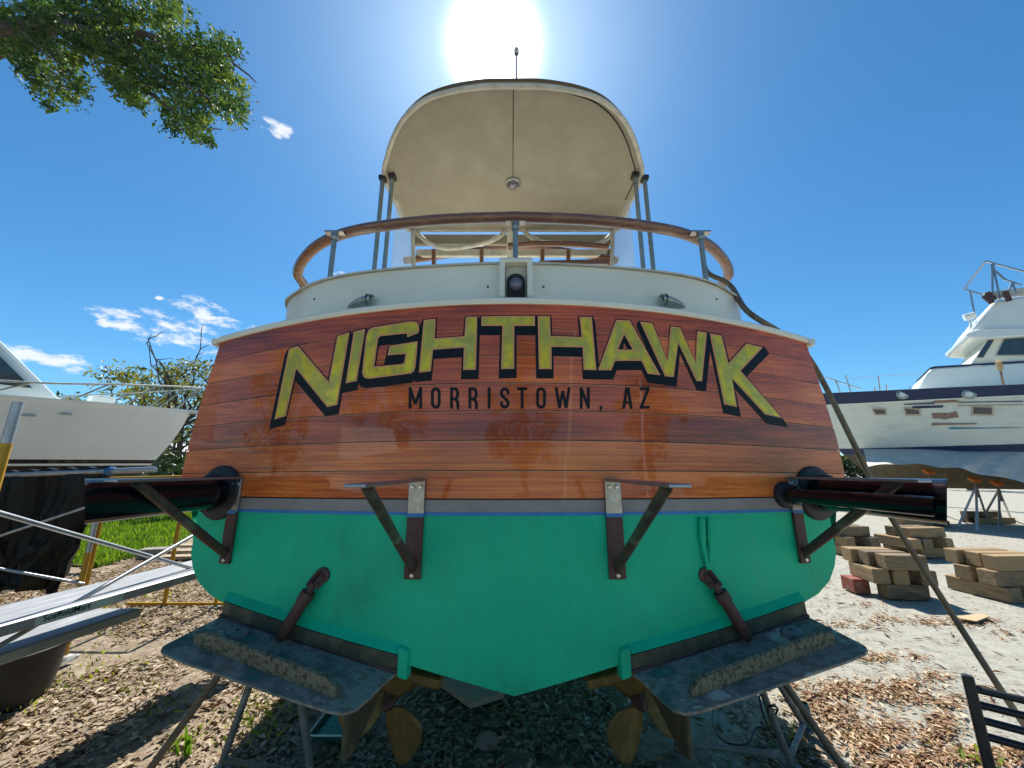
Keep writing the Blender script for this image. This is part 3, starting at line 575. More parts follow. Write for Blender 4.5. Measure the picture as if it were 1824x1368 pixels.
# ---- platform brackets
def bracket(ptop, zbot, Yend, wd, label=None):
    br = sub('platform_bracket', boat, ptop); x = ptop.x; s = 1 if x > 0 else -1
    n_ = tn(x); tang = Vector((-n_.y, n_.x, 0)); zt = ptop.z; zmid = ZT - .004
    def slab(z0, z1, o0, o1, ww=wd):
        c = [tp(x, z0, o0), tp(x, z1, o0)]; return [c[0] - tang * ww / 2, c[0] + tang * ww / 2, c[1] + tang * ww / 2, c[1] - tang * ww / 2], n_ * (o1 - o0)
    MB().prism(*slab(zmid, zt, .001, .016)).build('upper_leg', M['steel'], br, bevel=.003)
    MB().prism(*slab(zbot, zmid, .001, .016)).build('lower_leg', M['primer'], br, bevel=.003)
    MB().prism(*slab(zmid - .006, zmid + .010, .017, .018, wd * 1.02)).build('tape_strip', M['tape'], br)
    a0 = tp(x, zt - .003, .002); a1 = Vector((x + s * .012, Yend, zt - .006))
    MB().bar(a0, a1, wd * .86, .011).build('arm', M['steelblue'], br, bevel=.003)
    ns = len(br.children)
    f0 = tp(x, zbot + .05, .02); f1 = Vector((a1.x, Yend + .10, zt - .014))
    mdp = f0.lerp(f1, .42)
    MB().tube([f0 - (f1 - f0).normalized() * .02, mdp], .0185, 14).build('lower_strut', M['primer'], br, smooth=True)
    MB().tube([mdp - (f1 - f0).normalized() * .002, f1], .0182, 14).build('upper_strut', M['strut'], br, smooth=True)
    for dx, dz in ((-.24, -.032), (.24, -.032)):
        MB().lathe(tp(x, zt + dz, .014) + tang * dx * wd, n_, [(.0105, 0), (.0105, .005), (.009, .008), (.003, .0095), (0, .0095)], 10).build('bolt', M['bolt'], br, smooth=35)
    MB().lathe(tp(x, zbot + .016, .014), n_, [(.010, 0), (.010, .005), (.008, .008), (0, .0095)], 10).build('bolt', M['bolt'], br, smooth=35)
for (px, pyt, pyb, xe) in ((427, 850, 1005, 203), (745, 854, 1031, 640), (1089, 854, 1031, 1208), (1407, 850, 1004, 1640)):
    t0 = tr(px, pyt); zb0 = tr(px, pyb).z; Yend = t0.y * (px - 912) / (xe - 912)
    bracket(t0, zb0, max(Yend, 1.10), .074 if 700 < px < 1100 else .058)
# ---- trim tabs
def trimtab(s):
    def m(px): return px if s < 0 else 2 * 916 - px
    def c(px, py, Y=None): return tr(m(px), py) if Y is None else at(m(px), py, Y)
    ho, hi = c(405, 1092), c(712, 1190)
    tab = sub('trim_tab', boat, (ho + hi) / 2)
    d = (hi - ho); up = Vector((0, 0, 1)); n_ = tn((ho.x + hi.x) / 2)
    oa = c(287, 1155, 1.68); h0, h1 = tp(ho.x, ho.z - .004, .035), tp(hi.x, hi.z - .004, .035)
    pn_ = (h1 - h0).cross(oa - h0).normalized(); pn_ = pn_ if pn_.z > 0 else -pn_
    def pc_(px, py): r = ray(m(px), py); return CAM + r * ((h0 - CAM).dot(pn_) / r.dot(pn_))
    aft = [h0] + [pc_(x, y) for x, y in ((300, 1145), (289, 1152), (286, 1158), (291, 1164), (318, 1176), (520, 1246), (585, 1267), (612, 1271), (634, 1264), (656, 1246), (690, 1212))] + [h1]
    MB().prism(aft, pn_ * -.010).build('tab_plate', M['tabplate'], tab, bevel=.003)
    # hinge strip against the hull and the green fairing ledge over it
    def along(u, off, dz): p = ho.lerp(hi, u); q = tp(p.x, p.z + dz, off); return q
    us = np.linspace(0, 1, 9)
    mb = MB(); mb.grid([[along(u, .03, .006) for u in us], [along(u, .026, .055) for u in us], [along(u, .004, .06) for u in us]]); mb.build('hinge_strip', M['patina'], tab, smooth=30)
    mb = MB(); us2 = np.linspace(-.005, 1.02, 9); prof = [(.0, .090), (.008, .080), (.014, .074), (.027, .060), (.010, .050)]
    mb.grid([[along(u, o_, d_) for u in us2] for o_, d_ in prof]); mb.build('fairing', M['green'], tab, smooth=30)
    p1 = along(1.025, .0, .10); MB().prism([along(1.0, .035, .09), along(1.045, .022, .075), along(1.045, .022, -.03), along(1.0, .035, -.02)], n_ * -.05).build('fairing_end', M['green'], tab, bevel=.008)
    MB().tube([along(-.0, .034, .0), along(1.0, .034, -.0)], .008, 8).build('hinge_pin', M['primer'], tab)
    # barnacled stiffener angle across the plate
    a0, a1 = pc_(350, 1143) + pn_ * .022, pc_(600, 1237) + pn_ * .022
    def drop(p): return p
    rows = []; nn_ = 15; axis = (a1 - a0)
    for i in range(nn_):
        u = i / (nn_ - 1); p = a0.lerp(a1, u); k = 1 - .7 * max(0, (u - .93) / .07) ** 2 - .5 * max(0, (.05 - u) / .05)
        rows.append([p + Vector((0, -.018, -.024)), p + Vector((0, -.020, .030 * k)), p + Vector((0, -.010, .036 * k)), p + Vector((0, .004, .030 * k)), p + Vector((0, .010, .0)), p + Vector((0, .03, -.024))])
    mb = MB().grid(rows); mb.add(rows[0], [tuple(range(6))]); mb.add(rows[-1], [tuple(range(6))]); mb.build('stiffener', M['barnacle'], tab, smooth=50)
    pa = pc_(422, 1130) + pn_ * .018; rng = random.Random(3); mb = MB()
    mb.lathe(pa + pn_ * -.02, pn_, [(.040, 0), (.043, .010), (.038, .020), (.02, .025), (0, .026)], 14)
    mb.v = [(v[0] + rng.uniform(-.005, .005), v[1] + rng.uniform(-.005, .005), v[2] + rng.uniform(-.003, .003)) for v in mb.v]; mb.build('anode', M['anode'], tab, smooth=50)
    mb = MB(); rb = random.Random(17 + s)
    for _ in range(90):
        u, v = rb.random(), rb.random(); e0 = aft[1].lerp(aft[7], u); e1 = h0.lerp(h1, u); q = e0.lerp(e1, v * .92 + .04) + pn_ * .0005; rr_ = rb.choice((.003, .004, .006, .009))
        mb.lathe(q, pn_, [(rr_, 0), (rr_ * .75, rr_ * .45), (rr_ * .3, rr_ * .5)], 6)
    sc_ = mb.build('barnacles', M['anode'], tab); sc_['kind'] = 'stuff'
    # hydraulic ram
    r0 = tr(m(572), 1030) + tn(tr(m(572), 1030).x) * .035; r1 = pc_(497, 1146) + pn_ * .02
    dd = (r1 - r0).normalized(); L = (r1 - r0).length
    MB().tube([r0 + dd * (L * f_) for f_ in (.20, .205, .24, .37, .375, .93, .95, .99, 1.02)], [.017, .029, .031, .030, .0255, .0245, .021, .018, .014], 18).build('ram', M['primer'], tab, smooth=40)
    bp = tr(m(576), 1024)
    mb = MB(); mb.lathe(tp(bp.x, bp.z, .0), tn(bp.x), [(.034, 0), (.032, .010), (.018, .014)], 14)
    for q in (-1, 1): mb.bar(tp(bp.x, bp.z, .0) + Vector((q * .015, 0, .01)), r0 + dd * (L * .12) + Vector((q * .013, 0, 0)), .007, .036)
    mb.tube([r0 + dd * .012, r0 + dd * (L * .23)], .014, 10); mb.tube([r0 + dd * (L * .08) - Vector((.024, 0, 0)), r0 + dd * (L * .08) + Vector((.024, 0, 0))], .008, 8); mb.build('ram_bracket', M['primer'], tab, smooth=30)
trimtab(-1); trimtab(1)
hl = sub('hydraulic_line', boat, tr(1255, 960))
for x0, x1 in ((1247, 1256), (1261, 1259)):
    pts = [tr(x0, 922), tr(x0 + 1, 960), tr(x0 + 2, 972), tr((x0 + x1) // 2, 985), tr(x1, 1012)]
    MB().tube([p + tn(p.x) * (.012 if i < 3 else .02) for i, p in enumerate(pts)], [.015, .015, .009, .008, .008], 10).build('line', M['green'], hl, smooth=30)
# ---- running gear
def gear(s):
    def m(px): return px if s < 0 else 2 * 916 - px
    pc = at(m(694), 1248, 2.42); pr = sub('propeller', boat, pc)
    MB().lathe(pc + Vector((0, -.08, 0)), (0, 1, 0), [(0, 0), (.018, .01), (.034, .05), (.038, .14), (.034, .16)], 20).build('hub', M['primer'], pr, smooth=40)
    for k in range(3):
        a = R(-76 + 120 * k) if s < 0 else R(180 + 76 - 120 * k); rows = []; ins = -s
        e1 = Vector((math.cos(a), 0, math.sin(a))); e2 = Vector((-math.sin(a), 0, math.cos(a))) * (-s); L = .28
        for i in range(13):
            u = i / 12; r_ = .025 + L * u; wd = .030 + .195 * math.sin(math.pi * min(1, u ** .75 * .94 + .06)) ** .75 if i < 12 else .012
            tw = R(55 - 30 * u); row = []
            for j in range(9):
                q = (j / 8 - .22) * wd; row.append(pc + e1 * r_ + e2 * (q * math.cos(tw * .4)) + Vector((0, -q * math.sin(tw) * .7, 0)))
            rows.append(row)
        bl = MB().grid(rows).build('blade', M['bronze'], pr, smooth=True); so_ = bl.modifiers.new('thick', 'SOLIDIFY'); so_.thickness = .008
    sh = pc + Vector((0, .15, 0)); MB().tube([pc + Vector((0, .08, 0)), (pc.x, 4.4, pc.z + .32)], .02, 12).build('shaft', M['patina'], boat, smooth=True)
    mb = MB().prism([(pc.x - .012, 2.54, pc.z + .02), (pc.x - .012, 2.66, pc.z + .02), (pc.x + s * -.16, 2.72, pc.z + .42), (pc.x + s * -.16, 2.56, pc.z + .42)], (.024, 0, 0)); mb.build('shaft_strut', M['bronze'], boat, bevel=.004)
    pp = at(m(740), 1214, 2.2); MB().box((pp.x, 2.28, pp.z - .005), (.25, .12, .05), M3=Matrix.Rotation(s * -.20, 3, 'Y')).build('strut_pad', M['bronze'], boat, bevel=.015)
    # rudder
    a0 = at(m(606), 1362, 1.90); x0 = a0.x; fw = .40
    rd = sub('rudder', boat, (x0, 2.0, a0.z)); xf = x0 + s * -.012; zt = at(m(640), 1200, 2.0).z + .05
    poly = [(x0, 1.88, zt), (x0, 1.885, a0.z + .02), (x0 - s * .004, 1.95, a0.z - .005), (xf - s * .05, 2.22, a0.z + .16), (xf - s * .06, 2.26, zt)]
    MB().prism(poly, (.022, 0, 0)).build('rudder_blade', M['patina'], rd, bevel=.008)
    MB().tube([(x0 - s * .03, 2.06, zt - .02), (x0 - s * .03, 2.06, zt + .22)], .022, 12).build('rudder_stock', M['patina'], rd, smooth=True)
gear(-1); gear(1)
# ---- lettering
def area(p): return sum(p[i - 1][0] * p[i][1] - p[i][0] * p[i - 1][1] for i in range(len(p))) / 2
def ccw(p): return p if area(p) > 0 else p[::-1]
def offset(poly, d):
    p = ccw(poly); n = len(p); out = []
    for i in range(n):
        a, b_, c = Vector(p[i - 1]), Vector(p[i]), Vector(p[(i + 1) % n]); d1 = (b_ - a).normalized(); d2 = (c - b_).normalized()
        n1 = Vector((d1.y, -d1.x)); n2 = Vector((d2.y, -d2.x)); k = (n1 + n2); den = max(.35, 1 + n1.dot(n2)); out.append(tuple(b_ + k * (d / den)))
    return out
def inside(pt, poly):
    x, y = pt; r_ = False
    for i in range(len(poly)):
        (x1, y1), (x2, y2) = poly[i - 1], poly[i]
        if (y1 > y) != (y2 > y) and x < (x2 - x1) * (y - y1) / (y2 - y1) + x1: r_ = not r_
    return r_
def decal(polys, off, name, mat, parent, holes=()):
    """union of flat outlines (x,z in metres on the stern), bent to the stern's curve"""
    V, Fc, E = [], [], []
    for p in polys:
        if abs(area(p)) < 1e-7: continue
        p = ccw(p); n = len(V); V += [Vector(q) for q in p]; Fc.append(list(range(n, n + len(p))))
    for p in holes: n = len(V); V += [Vector(q) for q in p]; E += [(n + i, n + (i + 1) % len(p)) for i in range(len(p))]
    x0, x1 = min(v.x for v in V), max(v.x for v in V); z0, z1 = min(v.y for v in V) - .01, max(v.y for v in V) + .01
    for k in range(int(x0 / .03) - 1, int(x1 / .03) + 2):
        if x0 < k * .03 < x1: n = len(V); V += [Vector((k * .03, z0)), Vector((k * .03, z1))]; E.append((n, n + 1))
    vo, eo, fo, _, _, of = delaunay_2d_cdt(V, E, Fc, 0, 1e-6)
    fs = [f for f, o_ in zip(fo, of) if len(o_) and not any(inside((sum(vo[i].x for i in f) / 3, sum(vo[i].y for i in f) / 3), h) for h in holes)]
    mb = MB(); mb.v = [tuple(tp(v.x, v.y, off)) for v in vo]; mb.f = [tuple(f) if 1 else f for f in fs]; mb.mi = [0] * len(fs)
    used = sorted({i for f in mb.f for i in f}); re_ = {k: i for i, k in enumerate(used)}
    mb.v = [mb.v[k] for k in used]; mb.f = [tuple(re_[i] for i in f) for f in mb.f]
    o = mb.build(name, mat, parent, smooth=True, fixn=False)
    bm = bmesh.new(); bm.from_mesh(o.data); bm.normal_update()
    for f in bm.faces:
        if f.normal.y > 0: f.normal_flip()
    bm.to_mesh(o.data); bm.free(); return o
def c1(*p): return [(340 + x / 3.145, 540 + y / 3.145) for x, y in p]
def c2(*p): return [(900 + x / 2.942, 540 + y / 2.942) for x, y in p]
LET = [c1((470, 652), (533, 633), (592, 368), (765, 582), (822, 570), (890, 164), (822, 184), (773, 440), (603, 240), (551, 258)),
       c1((868, 450), (930, 437), (978, 145), (914, 160)),
       c1((1279, 150), (1275, 168), (1213, 192), (1212, 170), (1062, 186), (1050, 200), (1028, 356), (1180, 342), (1195, 335), (1204, 285), (1103, 293), (1114, 240), (1272, 214), (1258, 360), (1250, 382), (1232, 395), (995, 425), (970, 416), (960, 390), (983, 185), (995, 152), (1020, 136), (1240, 102), (1265, 106), (1278, 122)),
       c1((1278, 390), (1345, 382), (1357, 262), (1530, 250), (1525, 375), (1597, 374), (1605, 75), (1540, 78), (1533, 185), (1367, 198), (1372, 88), (1305, 95)),
       [(857.6, 563.8), (857.6, 580.7), (894.9, 580.7), (892.6, 657.6), (916, 657), (916, 580.8), (952.7, 580.8), (952.7, 562.8)],
       c2((170, 68), (234, 68), (237, 172), (400, 178), (388, 72), (453, 73), (477, 352), (410, 350), (405, 232), (242, 230), (243, 346), (176, 346)),
       c2((580, 88), (652, 92), (812, 378), (745, 370), (712, 303), (575, 303), (555, 352), (485, 352)),
       c2((705, 98), (770, 105), (848, 300), (866, 122), (915, 128), (995, 310), (1004, 147), (1055, 155), (1030, 410), (1000, 408), (905, 210), (882, 388), (836, 384)),
       c2((1070, 160), (1133, 170), (1168, 315), (1262, 212), (1348, 232), (1232, 355), (1448, 603), (1358, 583), (1188, 398), (1213, 545), (1145, 530))]
HOLE = {6: c2((622, 165), (668, 245), (590, 243))}
def flat(p): return [(q.x, q.z) for q in (tr(x, y) for x, y in p)]
for i, L in enumerate(LET):
    hole = HOLE.get(i); o0 = sub('letter', boat, tr(*L[0]))
    up = offset(L, 1.8); cx_ = sum(p[0] for p in L) / len(L)
    lo = [(x + (x - cx_) * .03 + (x - 905) * .008, y + 13) for x, y in offset(L, 3.6)]
    sweep = [up, lo] + [[up[k - 1], up[k], lo[k], lo[k - 1]] for k in range(len(up))]
    hs_ = [flat(offset(hole, -5))] if hole and 0 else []
    if hole: hh_ = [(x, y) for x, y in offset(hole, -1.5) if 1]; hs_ = [flat([(632, 0)][:0] or [(hole[0][0], hole[0][1] + 15), (hole[1][0] - 9, hole[1][1] - 1), (hole[2][0] + 9, hole[2][1] - 1)])]
    decal([flat(p) for p in sweep], .0012, 'letter_shadow', M['ink'], o0, hs_)
    decal([flat(L)], .0022, 'letter_edge', M['gold_edge'], o0, [flat(hole)] if hole else [])
    decal([flat(offset(L, -2.5))], .0032, 'letter_face', M['gold'], o0, [flat(offset(hole, 2.5))] if hole else [])
def stroke(pts, wd, closed=False):
    out = []; n = len(pts); seg = list(zip(pts, pts[1:] + (pts[:1] if closed else [])))
    if not closed: seg = seg[:n - 1]
    for a, b_ in seg:
        a, b_ = Vector(a), Vector(b_); d = (b_ - a).normalized(); q = Vector((-d.y, d.x)) * wd / 2; e_ = d * wd * (.22 if n > 2 else 0)
        out.append([tuple(a - e_ + q), tuple(b_ + e_ + q), tuple(b_ + e_ - q), tuple(a - e_ - q)])
    return out
def arc(cx_, cy_, rx, ry, a0, a1, n=6): return [(cx_ + rx * math.cos(R(a)), cy_ - ry * math.sin(R(a))) for a in np.linspace(a0, a1, n)]
T0, T1 = 690.0, 728.0
def glyph(ch, x0, x1):
    wd = 5.2; h = wd / 2; l, r_, tp_, bt = x0 + h, x1 - h, T0 + h, T1 - h; mid = (T0 + T1) / 2; rad = (r_ - l) / 2; cxm = (l + r_) / 2
    if ch == 'I': return stroke([(cxm, T0), (cxm, T1)], wd)
    if ch == 'T': return stroke([(x0, tp_), (x1, tp_)], wd) + stroke([(cxm, T0), (cxm, T1)], wd)
    if ch == 'O': return stroke(arc(cxm, tp_ + rad, rad, rad, 180, 0) + arc(cxm, bt - rad, rad, rad, 360, 180), wd, True)
    if ch == 'M': return stroke([(l, T0), (l, T1)], wd) + stroke([(r_, T0), (r_, T1)], wd) + stroke([(l, T0 + 2), (cxm, T1 - 8)], wd) + stroke([(r_, T0 + 2), (cxm, T1 - 8)], wd)
    if ch == 'N': return stroke([(l, T0), (l, T1)], wd) + stroke([(r_, T0), (r_, T1)], wd) + stroke([(l, T0 + 2), (r_, T1 - 2)], wd)
    if ch == 'W': return stroke([(l - 1, T0), (l + 5, T1 - 1)], wd) + stroke([(l + 5, T1 - 1), (cxm, T0 + 6)], wd * .9) + stroke([(cxm, T0 + 6), (r_ - 5, T1 - 1)], wd * .9) + stroke([(r_ - 5, T1 - 1), (r_ + 1, T0)], wd)
    if ch == 'A': return stroke([(cxm - 1, T0), (l, T1)], wd) + stroke([(cxm + 1, T0), (r_, T1)], wd) + stroke([(l + 2, T1 - 11), (r_ - 2, T1 - 11)], wd * .9)
    if ch == 'Z': return stroke([(x0, tp_), (x1, tp_)], wd) + stroke([(x0, bt), (x1, bt)], wd) + stroke([(r_, tp_), (l, bt)], wd)
    if ch == 'R':
        q = (mid - tp_) / 2 + .8; return stroke([(l, T0), (l, T1)], wd) + stroke([(l, tp_)] + arc(r_ - 4.2, tp_ + q, 4.2, q, 90, -90, 7) + [(l, tp_ + 2 * q)], wd) + stroke([(r_ - 4, tp_ + 2 * q), (r_, tp_ + 2 * q + 6), (r_ + .5, T1)], wd)
    if ch == 'S': return stroke([(r_, tp_ + rad + 3)] + arc(cxm, tp_ + rad, rad, rad, 0, 180) + [(l, tp_ + rad + 3), (l + 2, mid - 3), (r_ - 2, mid + 4), (r_, bt - rad - 3)] + arc(cxm, bt - rad, rad, rad, 360, 180) + [(l, bt - rad - 3)], wd)
    if ch == ',': return [[(x0, T1 - 5), (x1, T1 - 5), (x1, T1), (x0 + 2, T1 + 5), (x0, T1 + 5), (x0 + 1.5, T1)]]
for ch, a, c in (('M', 728, 752), ('O', 767.7, 785), ('R', 801.7, 818), ('R', 834.4, 851), ('I', 868.5, 874), ('S', 890.7, 907.5), ('T', 921, 939), ('O', 955, 972.4), ('W', 989, 1015.6), ('N', 1032.6, 1050.6), (',', 1067.5, 1073), ('A', 1108, 1127), ('Z', 1139.6, 1157)):
    decal([flat(p) for p in glyph(ch, a, c)], .0012, 'port_letter', M['ink'], boat)
#PART2
# ------------------------------------------------------------------ stands under the boat
def jack(apex, feet, label, mats, base=True, r=.021, group=None):
    j = thing('jack_stand', (apex.x, apex.y, 0), label, 'boat stand', group)
    for i, f in enumerate(feet):
        MB().tube([apex + (f - apex).normalized() * .03, f + Vector((0, 0, .012))], r, 10).build('leg', mats[i % len(mats)], j, smooth=True)
        MB().box((f.x, f.y, .008), (.09, .09, .014), rz=i).build('foot', mats[i % len(mats)], j)
    if base:
        for a, c in base if isinstance(base, (list, tuple)) else zip(range(len(feet)), [*range(1, len(feet)), 0]):
            MB().tube([feet[a] + Vector((0, 0, .05)), feet[c] + Vector((0, 0, .05))], r * .8, 8).build('base_rail', mats[0], j, smooth=True)
    MB().tube([apex - Vector((0, 0, .35)), apex + Vector((0, 0, .10))], r * 1.25, 12).build('screw', M['standrust'], j, smooth=True)
    return j
apL = at(508, 1040, 2.75); fl = [gp(255, 1390), gp(392, 1372), gp(556, 1402)]
jl = jack(apL, fl, 'rusty steel stand propping the stern beside the green paint tray', [M['standrust'], M['standgrey'], M['standgrey']], [(1, 2)])
MB().box((apL.x, apL.y, apL.z + .09), (.3, .3, .04), M3=Matrix.Rotation(.35, 3, 'Y')).build('pad', M['boards'], jl)
apR = at(1290, 1060, 2.75); fr = [gp(1410, 1366), gp(1512, 1386), gp(1436, 1300), gp(1205, 1338)]
jr = jack(apR, fr, 'grey steel stand wound with black cord under the stern, on the sand side', [M['standgrey'], M['standrust']], [(0, 3), (0, 2)])
MB().box((apR.x, apR.y, apR.z + .09), (.3, .3, .04), M3=Matrix.Rotation(-.35, 3, 'Y')).build('pad', M['boards'], jr)
MB().lathe(gp(1436, 1300) + Vector((0, 0, .02)), (.1, 0, 1), [(.03, 0), (.035, .05), (.03, .12), (.02, .14)], 12).build('collar', M['tray'], jr, smooth=True)
rg = random.Random(5)
for (pts, lab) in ((((1352, 1240), (1360, 1275), (1375, 1300), (1368, 1260), (1385, 1262), (1380, 1290), (1400, 1320), (1425, 1345)), 'tangled thin black cord hanging down the grey stand'),):
    MB().tube(catmull([at(x, y, 2.55 + .12 * rg.random()) for x, y in pts[:5]] + [gp(x, y) + Vector((0, 0, .02)) for x, y in pts[5:]], 6), .006, 6).build('cord', M['rubber']); tag(bpy.data.objects['cord'], lab, 'cord')
cr2 = MB().tube(catmull([gp(x, y) + Vector((0, 0, .015)) for x, y in ((1275, 1240), (1270, 1290), (1290, 1325), (1330, 1330), (1350, 1300), (1390, 1318), (1430, 1350), (1480, 1375))], 6), .006, 6).build('cord', M['rubber'])
tag(cr2, 'thin black cord lying looped in the leaves under the boat', 'cord')
# paint tray
tc_ = gp(606, 1300); tray = thing('paint_tray', (tc_.x, tc_.y, 0), 'green-wetted paint roller tray on the dead leaves under the stern', 'paint tray')
mb = MB(); hx_, hy_ = .135, .16; rows = []
for (k, z) in ((1.06, .062), (1.0, .06), (.93, .03), (.84, .012)):
    rows.append([Vector((tc_.x + k * hx_ * sx1, tc_.y + k * hy_ * sy1, z)) for sx1, sy1 in ((-1, -.9), (-.9, -1), (.9, -1), (1, -.9), (1, .9), (.9, 1), (-.9, 1), (-1, .9), (-1, -.9))])
mb.grid(rows); mb.build('tray_wall', M['tray'], tray, smooth=30)
MB().tube(rows[0][:-1], .006, 8, closed=True).build('tray_rim', M['trayrim'], tray, smooth=True)
mb = MB(); mb.grid([[Vector((tc_.x + u * .115, tc_.y + v * .137, .022 + .012 * math.sin(9 * v + 2.5 * u) ** 2 + .004 * rg.random())) for u in np.linspace(-1, 1, 14)] for v in np.linspace(-1, 1, 18)]); mb.build('wet_paint', M['paint_teal'], tray, smooth=True)
# scrap board under the keel, rusty lid
tag(MB().prism([gp(x, y) + Vector((0, 0, .05)) for x, y in ((780, 1222), (866, 1212), (898, 1246), (838, 1266))], (0, 0, -.04)).build('scrap_board', M['boards']), 'flat grey scrap board lying under the keel', 'board')
ld = gp(868, 1328); lid = thing('round_cover', (ld.x, ld.y, 0), 'round rusty tin cover with a stub handle among the dark leaves', 'cover')
MB().lathe(ld + Vector((0, 0, .02)), (0, -.2, 1), [(.07, 0), (.072, .01), (.06, .014), (0, .012)], 20).build('disc', M['rust'], lid, smooth=30)
MB().tube([ld + Vector((.06, .01, .03)), ld + Vector((.12, .03, .035))], .009, 8).build('handle', M['rust'], lid, smooth=True)
# ------------------------------------------------------------------ hose hanging down the boat's right side
hp = [at(1253, 470, 2.48), at(1263, 488, 2.43), at(1300, 508, 2.38), at(1332, 555, 2.25), at(1400, 600, 2.30), at(1452, 655, 2.50), at(1545, 840, 2.60), at(1590, 926, 2.65), at(1690, 1085, 2.62), at(1800, 1255, 2.50), gp(1880, 1370)]
hose = MB().tube(catmull(hp, 10), .017, 10).build('hose', M['pole'], smooth=True); tag(hose, 'long stiff brown hose bowing from the stern rail down to the sand', 'hose')
# ------------------------------------------------------------------ scaffolding on the left
def planks(name, pts_far, z, label, y0, y1, x0, x1, drift, mark=False):
    root = thing(name, ((x0 + x1) / 2, (y0 + y1) / 2, z), label, 'scaffold plank', 'aluminium scaffold planks')
    def P(x, y, zz_): return Vector((x + drift * (y - y0), y, zz_))
    mb = MB(); rows = []
    for y in np.linspace(y0, y1, 13): rows.append([P(x0, y, z - .012), P(x0, y, z), P(x0 + .03, y, z + .002), P((x0 + x1) / 2, y, z - .003), P(x1 - .03, y, z + .002), P(x1, y, z)])
    mb.grid(rows); mb.build('deck_sheet', M['alu'], root, smooth=30)
    for xx, s in ((x0, -1), (x1, 1)):
        mb = MB(); prof = [(0, .001), (.012 * s, -.006), (.012 * s, -.052), (0, -.060), (-.035 * s, -.062)]
        mb.grid([[P(xx + a, y, z + b_) for a, b_ in prof] for y in np.linspace(y0, y1, 7)]); mb.build('side_rail', M['alu'], root, smooth=30)
    for yy in (y0, y1): MB().bar(P(x0 - .01, yy, z - .03), P(x1 + .01, yy, z - .03), .035, .05).build('end_bar', M['galv'], root, bevel=.004)
    for k in range(3):
        yy = y0 + (y1 - y0) * (k + .5) / 3; MB().bar(P(x0, yy, z - .035), P(x1, yy, z - .035), .03, .03).build('cross_bar', M['galv'], root)
    if mark:
        y_ = mark; nrm = Vector((1, -drift, 0)).normalized(); p = P(x1 + .0135, y_, z - .046)
        MB().prism([P(x1 + .0126, y_ - .03, z - .052), P(x1 + .0126, y_ + .40, z - .052), P(x1 + .0126, y_ + .40, z - .008), P(x1 + .0126, y_ - .03, z - .008)], (.0006, 0, 0)).build('label_strip', M['trayrim'], root)
        cu = bpy.data.curves.new('maker_lettering', 'FONT'); cu.body = 'ScaffoldMart'; cu.size = .044; cu.offset = .0006; cu.extrude = .0002; cu.materials.append(M['ink'])
        tmp = bpy.data.objects.new('tmp', cu); C.objects.link(tmp); bpy.context.view_layer.update()
        me_ = bpy.data.meshes.new_from_object(tmp.evaluated_get(bpy.context.evaluated_depsgraph_get())); bpy.data.objects.remove(tmp)
        to = bpy.data.objects.new('maker_lettering', me_); C.objects.link(to); to.parent = root
        to.matrix_local = Matrix.Translation(p + Vector((.0006, 0, .006)) - worldloc(root)) @ Matrix.Rotation(math.atan2(1, drift), 4, 'Z') @ Matrix.Rotation(R(90), 4, 'X')
    return root
planks('scaffold_plank', 0, .95, 'long silver scaffold plank beside the hull with a maker label on its edge', 1.2, 4.3, -3.10, -2.70, .115, mark=2.33)
planks('scaffold_plank', 0, .73, 'shorter silver scaffold plank hung below and in front of the labelled one', 1.2, 3.12, -3.36, -2.93, .10)
def frame(name, base, label, posts, bars, mat=M['yellow']):
    root = thing(name, base, label, 'scaffold', 'yellow scaffold frames')
    for (x, y, z0, z1, gtop) in posts:
        MB().tube([(x, y, z0), (x, y, z1)], .0235, 12).build('post', mat, root, smooth=True)
        if gtop: MB().tube([(x, y, z1), (x, y, z1 + gtop)], .0215, 12).build('coupling_pin', M['galv'], root, smooth=True)
        MB().box((x, y, .01), (.12, .12, .012)).build('base_plate', M['galv'], root)
    for a, c in bars: MB().tube([a, c], .020, 10).build('rail', mat, root, smooth=True)
    return root
pn = onx(8, 800, -2.66)
frame('yellow_scaffold', (-3.2, 2.0, 0), 'near yellow scaffold frame whose grey post top stands at the left edge', [(pn.x, pn.y, 0, pn.z + .03, .22), (-4.0, pn.y + .05, 0, 1.9, 0)], [((pn.x, pn.y, .66), (-4.0, pn.y + .05, .66)), ((pn.x, pn.y, .2), (-4.0, pn.y + .05, .2))])
pm_ = gp(112, 1180)
frame('yellow_scaffold', (pm_.x, pm_.y, 0), 'middle yellow scaffold frame standing at the edge of the black sheet', [(pm_.x, pm_.y, 0, onx(150, 985, pm_.x).z, .35), (pm_.x - 1.2, pm_.y + .1, 0, 1.7, 0)], [((pm_.x, pm_.y, .35), (pm_.x - 1.2, pm_.y + .1, .35))])
y5 = 5.5
a_, b2 = at(197, 852, y5), at(420, 847, y5)
frame('yellow_scaffold', (-4.3, y5, 0), 'far yellow scaffold frame on the leaves with its rail at eye height', [(at(291, 1085, y5).x, y5, 0, a_.z, 0), (a_.x, y5, 0, a_.z, 0), (b2.x, y5, 0, a_.z, 0)], [(a_, b2), ((at(225, 1088, y5).x, y5, .045), (at(420, 1082, y5).x, y5, .045))])
def brace(pa, pb, label, r=.013):
    root = thing('cross_brace', (pa + pb) / 2, label, 'scaffold brace', 'silver scaffold braces'); d = (pb - pa).normalized()
    MB().tube([pa, pb], r, 10).build('brace_tube', M['galv'], root, smooth=True)
    for p in (pa + d * .04, pb - d * .04): MB().bar(p - d * .03, p + d * .03, .032, .008).build('flat_end', M['galv'], root)
    return root
brace(onx(-60, 897, -2.64), onx(400, 1029, -2.58), 'silver brace tube falling from upper left to the hull, above the planks')
brace(onx(-30, 1167, -2.62), onx(400, 922, -2.56), 'silver brace tube rising from lower left across the scaffold planks')
